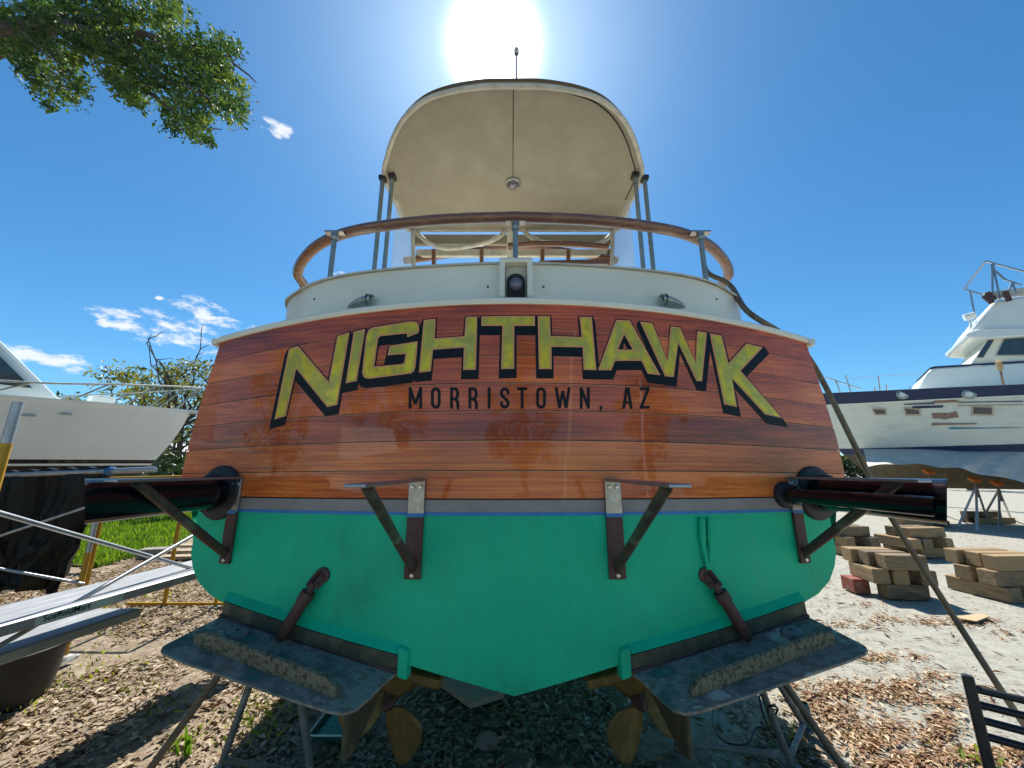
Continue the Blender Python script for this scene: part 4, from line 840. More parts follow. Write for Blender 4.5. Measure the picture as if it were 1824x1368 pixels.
brace(at(-40, 968, 3.85), at(185, 893, 4.1), 'thin silver brace rising across the black sheet', .012)
brace(at(-40, 1006, 3.6), at(150, 1040, 4.0), 'thin silver brace falling across the lower black sheet', .012)
# black sheet hung over a pole
p0, p1 = at(-140, 852, 4.35), at(277, 836, 4.35)
pole = MB().tube([p0, p1], .03, 12).build('pole', M['galv'], smooth=True); tag(pole, 'grey horizontal pole that the black plastic sheet hangs over', 'pole')
MB_ = MB(); rows = []; xr = at(196, 845, 4.35).x; xl = at(-130, 850, 4.35).x; nr = 40; nc = 60
def fold(u, v): return .10 * math.sin(17 * u + 2 * v) * v ** .7 + .05 * math.sin(41 * u - 5 * v) * v + .03 * math.sin(90 * u + 9 * v * v) * v
for i in range(nr + 1):
    v = i / nr; row = []
    for j in range(nc + 1):
        u = j / nc; x = xl + (xr - xl) * u + (.0 if u < .7 else -.30 * v * (u - .7) / .3) ; zt_ = p0.z + (p1.z - p0.z) * u
        z = zt_ + .033 - v * (1.28 + .08 * math.sin(7 * u)); row.append(Vector((x + .02 * math.sin(30 * v + 8 * u) * v, 4.35 - .034 - fold(u, v) * .8 + .02, z + .012 * math.sin(60 * u) * (1 - v))))
    rows.append(row)
rows = [[Vector((p.x, p.y + .07, p.z - .05)) for p in rows[0]], [Vector((p.x, p.y + .05, p.z + .004)) for p in rows[0]]] + rows
MB_.grid(rows); sh = MB_.build('plastic_sheet', M['sheet'], smooth=True); tag(sh, 'crumpled black plastic sheet hanging over the grey pole', 'plastic sheet')
# blue knot on the pole
kp = at(196, 839, 4.35); kn = MB()
for k in range(3): kn.tube([kp + Vector((.03 * k - .03 + .012 * math.sin(a), .036 * math.cos(a), .036 * math.sin(a))) for a in np.linspace(0, 2 * math.pi, 10)], .008, 6)
tag(kn.build('rope_knot', M['tape'], smooth=True), 'small blue rope knot tied round the grey pole', 'rope')
# tub
tb = gp(-30, 1250); tub = thing('rubber_tub', (tb.x, tb.y, 0), 'large black rubber tub on the leaves under the scaffold planks', 'tub')
MB().lathe(tb, (0, 0, 1), [(.0, .01), (.34, .0), (.37, .15), (.38, .34), (.40, .35), (.385, .36), (.36, .33), (.34, .1), (0, .06)], 30).build('bowl', M['rubber'], tub, smooth=35)
MB().lathe(tb + Vector((0, 0, .33)), (0, 0, 1), [(.375, 0), (.415, .0), (.42, .03), (.40, .035)], 30).build('rolled_rim', M['rubber'], tub, smooth=35)
# crushed bottle near the tub
cb_ = gp(100, 1195); bo = thing('plastic_bottle', (cb_.x, cb_.y, 0), 'clear crushed plastic bottle by the foot of a yellow post', 'bottle')
MB().tube([cb_ + Vector((-.06, -.10, .06)), cb_ + Vector((-.03, -.04, .07)), cb_ + Vector((0, .02, .06)), cb_ + Vector((.03, .07, .07)), cb_ + Vector((.045, .10, .07))], [.035, .05, .042, .04, .016], 10).build('body', M['vinyl'], bo, smooth=True)
MB().tube([cb_ + Vector((.045, .10, .07)), cb_ + Vector((.052, .115, .07))], .017, 10).build('cap', M['white'], bo, smooth=True)
# boards lying on the ground behind the scaffold
bd = gp(345, 990)
for k in range(3):
    o = MB().box((bd.x + .25 - .05 * k, bd.y - .3 + .3 * k, .05 + .05 * k), (1.7, .24, .045), rz=.08 - .05 * k).build('loose_board', M['boards']); tag(o, ('lowest', 'middle', 'topmost')[k] + ' of three pale boards lying beside the green hull near the grass', 'board', 'pale boards near the grass')
bl_ = gp(272, 995); tag(MB().box((bl_.x, bl_.y, .1), (.42, .3, .2), rz=.3).build('concrete_block', M['anode'], bevel=.01), 'pale concrete block on the ground at the edge of the grass', 'block')
# ------------------------------------------------------------------ black chair at the lower right
ch = thing('metal_chair', (1.95, 1.55, 0), 'black metal chair with a ladder back at the lower corner of the sand', 'chair')
A = at(1722, 1200, 1.78); A.z = at(1722, 1202, 1.78).z; dirw = Vector((.77, -.64, 0)).normalized(); fw_ = Vector((-dirw.y * -1, dirw.x * -1, 0)); fw_ = Vector((-.64, -.77, 0)).normalized(); cw_ = .46
Bq = A + dirw * cw_; back = -fw_ * .05
for p in (A, Bq):
    MB().bar(p, Vector((p.x, p.y, .45)) + fw_ * .03, .034, .034, up=dirw).build('back_post', M['blackpaint'], ch, bevel=.005)
    MB().bar(Vector((p.x, p.y, .45)) + fw_ * .03, Vector((p.x, p.y, .0)) - fw_ * .06, .034, .034, up=dirw).build('leg', M['blackpaint'], ch, bevel=.005)
    q = Vector((p.x, p.y, 0)) + fw_ * .44; MB().bar(q + Vector((0, 0, .44)), q, .034, .034, up=dirw).build('leg', M['blackpaint'], ch, bevel=.005)
for k in range(4):
    z = A.z - .045 - .052 * k; o_ = fw_ * (.03 * (A.z - z) / (A.z - .45))
    MB().tube([Vector((A.x, A.y, z)) + o_, Vector((Bq.x, Bq.y, z)) + o_], .014, 10).build('slat', M['blackpaint'], ch, smooth=True)
s0 = Vector((A.x, A.y, .455)) + fw_ * .02; MB().prism([s0, s0 + dirw * cw_, s0 + dirw * cw_ + fw_ * .44, s0 + fw_ * .44], (0, 0, .02)).build('seat', M['blackpaint'], ch, bevel=.008)
# ------------------------------------------------------------------ timber cribbing on the sand
def timber_mesh(seed, L=.78, W=.2, H=.19):
    r_ = random.Random(seed); bm = bmesh.new(); bmesh.ops.create_cube(bm, size=1)
    for v in bm.verts: v.co = Vector((v.co.x * L * (1 + r_.uniform(-.02, .02)), v.co.y * W * (1 + r_.uniform(-.04, .04)), v.co.z * H * (1 + r_.uniform(-.03, .03)) + H / 2))
    bmesh.ops.bevel(bm, geom=bm.edges[:], offset=.008, segments=1, affect='EDGES')
    me = bpy.data.meshes.new('timber_block'); bm.to_mesh(me); bm.free(); me.materials.append(M['timber']); return me
TM = [timber_mesh(k) for k in range(4)]; TR_ = timber_mesh(9); TR_.materials[0] = M['timberred']
def crib(base, rz, courses, where, L=1.0):
    """courses: bottom to top, each a list of (offset across, turned?, word, red?)"""
    for k, (course, cname) in enumerate(courses):
        for (dx, dy, turn, word, *red) in course:
            o = bpy.data.objects.new('timber_block', TR_ if red else TM[rg.randrange(4)]); C.objects.link(o)
            v = Matrix.Rotation(rz, 3, 'Z') @ Vector((dx, dy, 0)); o.location = (base.x + v.x, base.y + v.y, k * .196)
            o.rotation_euler = (0, 0, rz + (R(90) if turn else 0) + rg.uniform(-.05, .05)); o.scale = (L * (.45 if red else 1) * rg.uniform(.92, 1.08), rg.uniform(.86, 1.1), 1)
            tag(o, f'{"red" if red else "weathered"} {word.replace(" block, ", "")} timber, {cname} of the {where}', 'timber block', 'cribbing timbers stacked on the sand')
b0 = gp(1600, 1064)
crib(b0, R(-8), [([(-.36, .25, 1, 'left end block, ', 1), (.06, -.02, 0, 'front block, '), (.32, .32, 1, 'rear end block, ')], 'bottom course'), ([(-.24, .12, 1, 'left block, '), (.0, .10, 1, 'inner block, '), (.34, .12, 1, 'right block, ')], 'middle course'),
    ([(.06, -.10, 0, 'front block, '), (.0, .14, 0, 'middle block, '), (-.05, .37, 0, 'back block, ')], 'top course')], 'nearest stack by the hull', .70)
b0 = gp(1648, 992)
crib(b0, R(4), [([(-.1, .3, 0, 'back block, '), (.22, -.02, 0, 'front block, ')], 'bottom course'), ([(-.4, .15, 1, 'left block, '), (-.12, .15, 1, 'middle block, '), (.32, .15, 1, 'right block, ')], 'middle course'), ([(.06, .0, 0, 'front block, '), (.0, .26, 0, 'back block, ')], 'top course')], 'stack behind the leaning hose')
b0 = gp(1526, 988)
crib(b0, R(-3), [([(.0, -.03, 0, 'front block, '), (-.05, .3, 0, 'back block, ')], 'bottom course'), ([(-.28, .12, 1, 'left block, '), (.22, .12, 1, 'right block, ')], 'middle course'), ([(-.1, .0, 0, 'front block, '), (-.1, .25, 0, 'back block, ')], 'top course')], 'stack half hidden behind the green hull')
b0 = gp(1822, 1068)
crib(b0, R(2), [([(-.3, .2, 1, 'left end block, '), (.28, .1, 1, 'right end block, ')], 'bottom course'), ([(-.05, -.02, 0, 'front block, '), (-.05, .3, 0, 'back block, ')], 'middle course'), ([(.0, -.04, 0, 'front block, '), (.02, .18, 0, 'middle block, '), (-.02, .40, 0, 'back block, ')], 'top course')], 'stack at the right edge of the picture')
cb2 = [gp(x, y) + Vector((0, 0, .022)) for x, y in ((1696, 1102), (1748, 1096), (1764, 1101), (1740, 1110))]
tag(MB().prism(cb2, (0, 0, -.012)).build('cardboard', M['card']), 'flat tan cardboard sheet on the sand beside the nearest stack', 'cardboard')
# ------------------------------------------------------------------ other yachts
class Yacht:
    def __init__(s, root, bow, head, L, beam, zk, zs, rake, rise=.5, entr=.42, pw=1.0):
        s.r, s.bow, s.L, s.B, s.zk, s.zs, s.rake, s.rise, s.entr, s.pw = root, bow, L, beam / 2, zk, zs, rake, rise, entr, pw
        s.f = Vector((math.sin(head), math.cos(head), 0)); s.s = Vector((s.f.y, -s.f.x, 0))
    def pt(s, q, tau, side, off=0.0):           # q: 0 keel .. 1 sheer, tau: 0 stem .. 1 stern
        qq = max(0.0, 1 - q); xs_ = -s.rake * qq ** 1.25 * (1 + .8 * qq); d = xs_ + tau * (-s.L - xs_)
        full = math.sin(min(1, (tau / s.entr) ** (.80 + .5 * qq)) * math.pi / 2) ** (.9)
        bm_ = (q / .3) ** .7 * .86 if q < .3 else .86 + .14 * (q - .3) / .7
        bb = s.B * bm_ * full * (1 - .10 * max(0, tau - .6) / .4); z = s.zk + q * (s.zs - s.rise * min(1, tau * 1.8) ** s.pw * q - s.zk)
        p = s.bow + s.f * d + s.s * side * (bb + off); p.z = z; return p
    def shell(s, name, q0, q1, mat, off=0.0, nq=7, smooth=True, t0=0.0):
        mb = MB(); T = [t0 + (1 - t0) * (i / 26) ** 1.6 for i in range(27)]
        for side in (-1, 1): mb.grid([[s.pt(q0 + (q1 - q0) * j / (nq - 1), t_, side, off) for t_ in T] for j in range(nq)])
        if off == 0.0: mb.grid([[s.pt(q0 + (q1 - q0) * j / (nq - 1), 1.0, d) for d in (-1, 1)] for j in range(nq)])
        return mb.build(name, mat, s.r, smooth=smooth)
    def deck(s, mat):
        T = [(i / 26) ** 1.6 for i in range(27)]; MB().grid([[s.pt(1, t_, d) + Vector((0, 0, -.03)) for t_ in T] for d in (-1, 1)]).build('deck', mat, s.r)
    def rail(s, taus, h, mat, r=.02, name='bow_rail', inset_=.05, mid=None, lean=0.0):
        for side in (-1, 1):
            top = [s.pt(1, t_, side, -inset_) + Vector((0, 0, h * max(.36, 1 - t_ * 3.2))) + s.f * lean for t_ in taus]
            MB().tube(catmull(top, 4), r, 8).build(name, mat, s.r, smooth=True)
            for t_, p in list(zip(taus, top))[::1]: MB().tube([s.pt(1, t_, side, -inset_) - s.f * .25, p], r * .85, 8).build('rail_stanchion', mat, s.r, smooth=True)
            if mid: MB().tube(catmull([s.pt(1, t_, side, -inset_) + Vector((0, 0, h * mid)) + s.f * lean * .5 for t_ in taus], 4), r * .6, 6).build('middle_rail', mat, s.r, smooth=True)
# left: white sport yacht, bow towards the picture centre
bw = at(338, 734, 9.2); bw2 = Vector((bw.x, bw.y, 0))
ya = thing('sport_yacht', (bw.x - 4, bw.y - 6, 0), 'white flared-bow motor yacht with silver bow rail, hauled out behind the black sheet', 'boat')
Y1 = Yacht(ya, bw2, R(30), 16, 4.7, .5, bw.z, .95, rise=.80, entr=.50)
qa = (1.98 - .5) / (bw.z - .5)
Y1.shell('hull', qa - .0, 1, M['white'], nq=10); Y1.shell('bottom', 0, qa - .10, M['rubber'], nq=7); Y1.shell('boot_stripe', qa - .10, qa, M['black'], nq=3); Y1.shell('pin_stripe', qa - .045, qa - .030, M['white'], off=.006, nq=2)
Y1.shell('toe_rail', .985, 1.006, M['white'], off=.025, nq=3); Y1.deck(M['white'])
Y1.rail([0.004, .03, .07, .12, .18, .26, .36], .62, M['chrome'], .018, mid=None, lean=.18)
MB().tube([Y1.pt(1, 0.004, 1, -.05) + Vector((0, 0, .62)) + Y1.f * .18, Y1.pt(1, 0.004, 1, -.05) + Vector((0, 0, .5)) + Y1.f * .75, Y1.pt(1, 0.004, -1, -.05) + Vector((0, 0, .5)) + Y1.f * .75], .02, 8).build('pulpit_rail', M['chrome'], ya, smooth=True)
MB().prism([Y1.pt(1, 0, 1) + Y1.f * .5 + Y1.s * .15, Y1.pt(1, 0, 1) + Y1.f * .5 - Y1.s * .15, Y1.pt(1, 0.05, 1) * .5 + Y1.pt(1, .05, -1) * .5 - Y1.s * .25, Y1.pt(1, 0.05, 1) * .5 + Y1.pt(1, .05, -1) * .5 + Y1.s * .25], (0, 0, .06)).build('anchor_platform', M['white'], ya)
for px in (37, 105):
    best = min(((Y1.pt(q / 40, t_ / 80, 1, .004), q, t_) for q in range(24, 40) for t_ in range(0, 60)), key=lambda a: (a[0] - CAM).normalized().dot(ray(px, 735).normalized()) * -1)
    MB().bar(best[0] - Y1.f * .12, best[0] + Y1.f * .12, .02, .035).build('hull_vent', M['steel'], ya)
def ypt(Yc, d, side, z): p = Yc.bow + Yc.f * -d + Yc.s * side; p.z = z; return p
zd = bw.z - .32
def loftbox(mb, Yc, prof, hwid, hwid_top=None):
    ps = [[ypt(Yc, d, s_ * (hwid if z < prof[0][1] + .6 else (hwid_top or hwid)), z) for d, z in prof] for s_ in (-1, 1)]
    n = len(prof); mb.add(ps[0] + ps[1], [(i, (i + 1) % n, n + (i + 1) % n, n + i) for i in range(n)] + [tuple(range(n)), tuple(range(n, 2 * n))]); return mb
loftbox(MB(), Y1, [(1.2, zd - .05), (2.6, zd + .30), (4.2, zd + .4), (4.2, zd - .2)], .8).build('foredeck_trunk', M['white'], ya, bevel=.05)
cabp = [(2.2, zd + .1), (3.6, zd + 1.6), (4.35, zd + 2.4), (12, zd + 2.6), (12.5, zd - .2)]
loftbox(MB(), Y1, cabp, 1.0, .95).build('cabin', M['white'], ya, bevel=.06)
for s_ in (-1, 1): MB().prism([ypt(Y1, d, s_ * 1.02, z) for d, z in ((2.62, zd + .30), (3.55, zd + 1.30), (11, zd + 1.5), (11, zd + .30))], Y1.s * .02 * s_).build('cabin_window', M['glass'], ya)
for k, (d, sd_, h_) in enumerate(((1.6, .3, .3), (2.2, -.4, .25), (3.1, .5, .2))): MB().box(ypt(Y1, d, sd_, zd + h_ / 2 + .1), (.3, .35, h_), rz=-R(30)).build('deck_box', M['white'], ya, bevel=.03)
for d, sd_ in ((4.4, .9), (3.6, -.6)): MB().tube([ypt(Y1, d, sd_, zd + .1), ypt(Y1, d - .6, sd_, zd + .75)], .015, 6).build('deck_rod', M['galv'], ya)
# keel blocks under it
kb = ypt(Y1, 6, 0, 0); tag(MB().box((kb.x, kb.y, .25), (.9, .5, .5), rz=-R(30)).build('keel_block', M['boards'], bevel=.02), 'timber block under the keel of the white sport yacht', 'timber block')
# right: old planked wooden yacht, bow away to the left
bow2 = Vector((12.7, 16.9, 0)); HD2 = R(-52)
yb2 = thing('wooden_yacht', (16.5, 14.0, 0), 'old planked white yacht with navy sheer stripe and tarp along its side', 'boat')
ZK2, ZS2 = 1.15, 5.21
Y2 = Yacht(yb2, bow2, HD2, 20, 5.0, ZK2, ZS2, 1.3, rise=1.3, entr=.34, pw=.6)
SD2 = Y2.s; NS = -SD2; C2 = bow2.dot(SD2)
GT = np.linspace(.0, .75, 260); GQ = np.linspace(.02, 1, 130)
GP = np.array([[tuple(Y2.pt(q, t_, -1)) for t_ in GT] for q in GQ]); _d = GP - np.array(CAM)
_dep = _d[..., 1] * CP + _d[..., 2] * SP; GPX = 912 + FPX * _d[..., 0] / _dep; GPY = 684 - FPX * (_d[..., 2] * CP - _d[..., 1] * SP) / _dep
def qt(px, py):
    e_ = (GPX - px) ** 2 + (GPY - py) ** 2; i, j = np.unravel_index(np.argmin(e_), e_.shape); return float(GQ[i]), float(GT[j])
def onside(px, py, off=.012): q, t_ = qt(px, py); return Y2.pt(q, t_, -1, off)
q_s = qt(1700, 710)[0]; q_w0, q_w1 = qt(1680, 805)[0], qt(1680, 796)[0]
Y2.shell('hull', q_w0, 1, M['oldhull'], nq=12); Y2.shell('bottom', 0, q_w0, M['hulltan'], nq=7)
Y2.shell('sheer_stripe', q_s, 1.0, M['navy'], off=.015, nq=3); Y2.shell('waterline_stripe', q_w0, q_w1, M['navy'], off=.010, nq=2)
Y2.shell('rub_strake', q_s - .014, q_s, M['white'], off=.05, nq=3); Y2.deck(M['white'])
def onpl(px, py, c): r = ray(px, py); return CAM + r * ((c - CAM.dot(SD2)) / r.dot(SD2))
def patch(corners, name, mat, parent, off=.012, thick=.015): return MB().prism([onside(x, y, off) for x, y in corners], NS * thick).build(name, mat, parent)
for (x0, x1, y0, y1, sl) in ((1551, 1578, 728, 740, 6), (1608, 1640, 727, 740, 4), (1730, 1769, 724, 740, 0)):
    ph = sub('porthole', yb2, onside((x0 + x1) / 2, (y0 + y1) / 2))
    patch(((x0, y0), (x1 - sl * .3, y0 + .5), (x1, y1), (x0 + sl, y1)), 'frame', M['steel'], ph, thick=.03)
    patch(((x0 + 3, y0 + 2), (x1 - 3 - sl * .3, y0 + 2.5), (x1 - 3, y1 - 2), (x0 + 3 + sl, y1 - 2)), 'pane', M['glass'], ph, thick=.05)
for px in (1608, 1727):
    p = onside(px, 702, .02); MB().lathe(p, NS, [(.17, 0), (.17, .02), (.10, .03), (.09, .02)], 16).build('hawse_plate', M['chrome'], yb2); MB().lathe(p, NS, [(.09, 0.022), (0, .024)], 14).build('hawse_hole', M['white'], yb2)
patch(((1663, 711), (1705, 710), (1704, 718), (1663, 719)), 'rust_plate', M['rust'], yb2, .03)
patch(((1658, 738), (1668, 735), (1690, 736), (1702, 734), (1708, 744), (1697, 745), (1682, 749), (1672, 745), (1661, 746)), 'bare_patch', M['rust'], yb2, thick=.004)
for a, c, y0, mt in ((1610, 1663, 719, 'navy'), (1705, 1822, 716, 'navy'), (1625, 1680, 725, 'navy'), (1660, 1740, 755, 'rust'), (1690, 1822, 763, 'bluefoul'), (1705, 1822, 722, 'steel')): patch(((a, y0), (c, y0 - 1.5), (c, y0 + .6), (a, y0 + 1.8)), 'rub_strip', M[mt], yb2, thick=.035)
def prof2(pts, c, name, mat, depth, bevel=.05, parent=None): return MB().prism([onpl(x, y, c) for x, y in pts], SD2 * depth).build(name, mat, parent or yb2, bevel=bevel, smooth=30)
CN = C2 - 1.35
prof2(((1632, 700), (1650, 665), (1660, 656), (1672, 654), (1900, 640), (1900, 700)), CN, 'coach_roof', M['white'], 2.7, .12)
prof2(((1656, 655), (1664, 652.5), (1900, 638), (1900, 641)), CN - .02, 'roof_edge', M['navy'], 2.74, 0)
prof2(((1728, 650), (1768, 590), (1960, 582), (1960, 648)), CN + .05, 'deckhouse', M['cream'], 2.6, .05)
for pts, nm in ((((1740, 636), (1765, 598), (1775, 598), (1752, 636)), 'windscreen_pane'), (((1776, 632), (1793, 596), (1812, 590), (1940, 586), (1940, 630)), 'side_window')):
    wn = sub('window', yb2, onpl(pts[0][0], pts[0][1], CN)); cxm, cym = sum(p[0] for p in pts) / len(pts), sum(p[1] for p in pts) / len(pts)
    prof2([(cxm + (x - cxm) * 1.04 + (1 if x > cxm else -1), cym + (y - cym) * 1.1) for x, y in pts], CN + .035, 'frame', M['rim'], .02, 0, wn); prof2(pts, CN + .02, 'pane', M['glass'], .02, 0, wn)
prof2(((1720, 594), (1724, 601), (1760, 603), (1960, 590), (1960, 582), (1740, 586)), CN - .2, 'bridge_visor', M['white'], 3.0, .05)
prof2(((1727, 592), (1745, 566), (1766, 541), (1776, 534), (1960, 505), (1960, 585)), CN - .08, 'flying_bridge', M['white'], 2.8, .15)
prof2(((1752, 522), (1755, 520), (1940, 498), (1940, 511), (1762, 533)), CN - .10, 'bridge_coaming', M['rim'], .12, .02)
for a, c in (((1755, 465), (1920, 510)), ((1768, 468), (1781, 532)), ((1767, 470), (1768, 525)), ((1768, 478), (1790, 498)), ((1790, 498), (1820, 508)), ((1803, 503), (1796, 520)), ((1803, 503), (1810, 522))): MB().tube([onpl(*a, CN - .08), onpl(*c, CN - .08)], .03, 8).build('bridge_rail', M['steelblue'], yb2, smooth=True)
for a, c in (((1755, 466), (1920, 510)), ((1768, 470), (1781, 532))): MB().tube([onpl(*a, CN - .08) + SD2 * 2.6, onpl(*c, CN - .08) + SD2 * 2.6], .03, 8).build('bridge_rail', M['steelblue'], yb2, smooth=True)
MB().bar(onpl(1755, 466, CN - .08), onpl(1755, 466, CN - .08) + SD2 * 2.6, .05, .05).build('bridge_rail', M['steelblue'], yb2)
for a, c in (((1752, 527), (1768, 540)), ((1758, 521), (1772, 534)), ((1790, 519), (1798, 536))): MB().bar(onpl(*a, CN - .2), onpl(*c, CN - .2), .09, .12).build('rail_bracket', M['primer'], yb2)
sl_ = sub('searchlight', yb2, onpl(1727, 567, CN + .3)); MB().tube([onpl(1717, 566, CN + .3), onpl(1737, 561, CN + .3)], .12, 14).build('lamp_can', M['white'], sl_, smooth=40); MB().tube([onpl(1728, 566, CN + .3), onpl(1730, 590, CN + .3)], .04, 8).build('lamp_stem', M['white'], sl_)
for a, c in (((1470, 672), (1535, 693)), ((1488, 676), (1497, 700)), ((1506, 668), (1516, 700)), ((1565, 669), (1568, 700)), ((1579, 684), (1580, 700)), ((1558, 690), (1559, 700))): MB().tube([onpl(*a, C2 - .7), onpl(*c, C2 - .7)], .022, 6).build('bow_rail', M['steel'], yb2, smooth=True)
MB().tube([onpl(1506, 675, C2 - .7), onpl(1565, 670, C2 - .7), onpl(1640, 666, C2 - .7)], .008, 5).build('lifeline', M['steel'], yb2)
# pole resting against it
b1, b2_ = onside(1779, 648, .12), gp(1838, 925); bh = thing('boat_hook', (b2_.x, b2_.y, 0), 'thin rope-headed pole leaning on the old yacht at the right edge', 'pole'); b1 = onpl(1779, 645, C2 - 2.7)
MB().tube([b1, b2_], .028, 8).build('shaft', M['strut'], bh, smooth=True); MB().tube([b1 + (b1 - b2_).normalized() * .05, b1 - (b1 - b2_).normalized() * .28], .07, 10).build('head', M['card'], bh, smooth=True)
# tarp lying along its lower side
rows = []; top = [(1538, 800), (1600, 801), (1660, 801), (1720, 803), (1780, 804), (1822, 805)]; low = [(1545, 832), (1600, 826), (1650, 829), (1700, 834), (1750, 844), (1822, 860)]
nT = 48; offA = [Y2.pt(*qt(x, y), -1, .03) for x, y in top]; topc = catmull(offA, 8); lowc = catmull([onpl(x, y, min(C2 - 2.5, (p.dot(SD2)) - .25)) for (x, y), p in zip(low, offA)], 8)
for j, (a, c) in enumerate(zip(topc, lowc)):
    rows.append([a.lerp(c, v) + NS * (.07 * math.sin(j * .9 + v * 3) * v + .06 * math.sin(j * .37) * v + .10 * math.sin(math.pi * v)) + Vector((0, 0, .035 * math.sin(j * .55) * v)) for v in np.linspace(0, 1, 9)])
ext = [[p + (rows[-1][k] - rows[-9][k]) * f_ for k, p in enumerate(rows[-1])] for f_ in (.5, 1, 1.5)]
tg = MB().grid(rows + ext).build('hull_tarp', M['tarpgrey'], smooth=True); tag(tg, 'grey tarpaulin draped along the lower side of the old white yacht', 'tarp')
def far_stand(px, pyh, pyf, Y, label, pad=True):
    head_ = at(px, pyh, Y); ft = [gp(px - 28, pyf), gp(px + 6, pyf + 8), gp(px + 26, pyf - 6)]
    j = jack(Vector((head_.x, head_.y, head_.z - .25)), ft, label, [M['galv']], False, .03, 'stands under the old yacht')
    if pad: MB().box((head_.x, head_.y, head_.z - .05), (.26, .22, .10), M3=Matrix.Rotation(.6, 3, 'X')).build('pad', M['orange'], j, bevel=.02)
far_stand(1653, 838, 922, 13.9, 'boat stand with orange pad under the old yacht, nearest the hose')
far_stand(1735, 852, 938, 12.9, 'grey boat stand with faded orange pad standing mid-length of the old yacht')
far_stand(1775, 858, 930, 12.6, 'boat stand farthest right under the old yacht')
fb = gp(1716, 945); crib(Vector((fb.x, fb.y + 1.2, 0)), .1, [([(-.3, 0, 1, 'left block, '), (.3, 0, 1, 'right block, ')], 'first course'), ([(0, -.2, 0, 'front block, '), (0, .2, 0, 'back block, ')], 'second course'), ([(-.3, 0, 1, 'left block, '), (.3, 0, 1, 'right block, ')], 'third course'), ([(0, -.2, 0, 'front block, '), (0, .2, 0, 'back block, ')], 'fourth course')], 'crib under the old yacht', 1.3)
fb = gp(1800, 935); crib(Vector((fb.x, fb.y + .6, 0)), .0, [([(0, -.2, 0, 'front block, '), (0, .2, 0, 'back block, ')], 'lower course'), ([(-.2, 0, 0, 'front block, ')], 'upper course')], 'low pile at the right under the old yacht', 1.6)
# ------------------------------------------------------------------ trees
def limb(mb, a, c, r0, r1, rr, seg=6, wob=.12):
    a, c = Vector(a), Vector(c); L = (c - a).length
    pts = [a.lerp(c, k / seg) + Vector((rr.uniform(-1, 1), rr.uniform(-1, 1), rr.uniform(-.6, .6))) * L * wob * (0 if k in (0, seg) else .5) for k in range(seg + 1)]
    mb.tube(pts, [r0 + (r1 - r0) * k / seg for k in range(seg + 1)], 8); return pts
def clumps(centres, radii, per, squash=.8):
    out = []
    for (c, r_) in zip(centres, radii):
        d = RNG.normal(size=(per, 3)); d /= np.linalg.norm(d, axis=1)[:, None]; d *= (RNG.random(per) ** .45)[:, None] * r_; d[:, 2] *= squash; out.append(np.array(c) + d)
    return np.concatenate(out)
def tree(name, label, loc, h, rad, nclump, per, mat, leaf, seed, group=None, trunk_r=.25, low=.35, squash=.75, bare=0, spread=1.0):
    rr = random.Random(seed); root = thing(name, loc, label, 'tree', group); loc = Vector(loc)
    mb = MB(); top = loc + Vector((rr.uniform(-.4, .4), rr.uniform(-.4, .4), h * .62)); limb(mb, loc - Vector((0, 0, .1)), top, trunk_r, trunk_r * .5, rr, 6, .06); cs, rs = [], []
    for k in range(nclump):
        a = rr.uniform(0, 2 * math.pi); e_ = rr.random() ** .6; z = h * (low + (1 - low) * rr.random()); m_ = math.sin(math.pi * min(1, max(0.12, (z / h - low) / (1 - low) * .8 + .15)))
        cs.append(loc + Vector((math.cos(a) * rad * e_ * m_ * spread, math.sin(a) * rad * e_ * m_, z))); rs.append(rad * rr.uniform(.16, .30))
        if k % 3 == 0: st = loc.lerp(top, rr.uniform(.4, 1)); limb(mb, st, cs[-1], trunk_r * .35, .015, rr, 5, .15)
    for k in range(bare):
        a = rr.uniform(0, 2 * math.pi); st = loc.lerp(top, rr.uniform(.6, 1)); e_ = loc + Vector((math.cos(a) * rad * .7, math.sin(a) * rad * .7, h * rr.uniform(.85, 1.15))); pts = limb(mb, st, e_, trunk_r * .4, .02, rr, 6, .18)
        for q in pts[2:]: limb(mb, q, q + Vector((rr.uniform(-1, 1), rr.uniform(-1, 1), rr.uniform(.1, .9))) * rad * .28, .03, .01, rr, 3, .2)
    mb.build('trunk', M['bark'], root, smooth=True)
    pos = clumps(cs, rs, per, squash); tone = np.clip(RNG.normal(.5, .22, len(pos)) + np.repeat(RNG.normal(0, .14, nclump), per), 0, 1)
    leafmesh('crown', pos, leaf, mat, root, tone); return root
# big oak whose limb reaches in at the top left
from_px = [(0, 0), (345, 0), (348, 28), (305, 70), (345, 62), (430, 82), (405, 105), (425, 130), (441, 190), (430, 212), (378, 214), (380, 246), (330, 255), (288, 212), (284, 186), (228, 180), (190, 132), (160, 100), (155, 130), (166, 165), (140, 192), (82, 190), (58, 150), (30, 112), (0, 118)]
oak = thing('oak_tree', (-11.2, 4.4, 0), 'big live oak limb with glossy leaves hanging into the sky at top left', 'tree')
mb = MB(); rr = random.Random(21)
fork = Vector((-9.6, 4.4, 6.4)); limb(mb, (-11.2, 4.4, -.1), fork, .42, .30, rr, 6, .05)
k1 = at(40, 55, 4.4); k2 = at(110, 40, 4.4); limb(mb, fork, k1, .26, .17, rr, 5, .06); limb(mb, k1, k2, .17, .12, rr, 4, .1)
for e_ in ((130, 130), (230, 140), (330, 130), (380, 180), (330, 215), (300, 30), (410, 100), (60, 110), (210, 40), (350, 95)):
    q = at(*e_, 4.4 + rr.uniform(-.5, .5)); lp = limb(mb, k2 if e_[0] > 140 else k1, q, .075, .014, rr, 7, .12)
    for z_ in lp[2:]: limb(mb, z_, z_ + Vector((rr.uniform(-.5, .5), rr.uniform(-.4, .4), rr.uniform(-.5, .35))), .02, .006, rr, 3, .2)
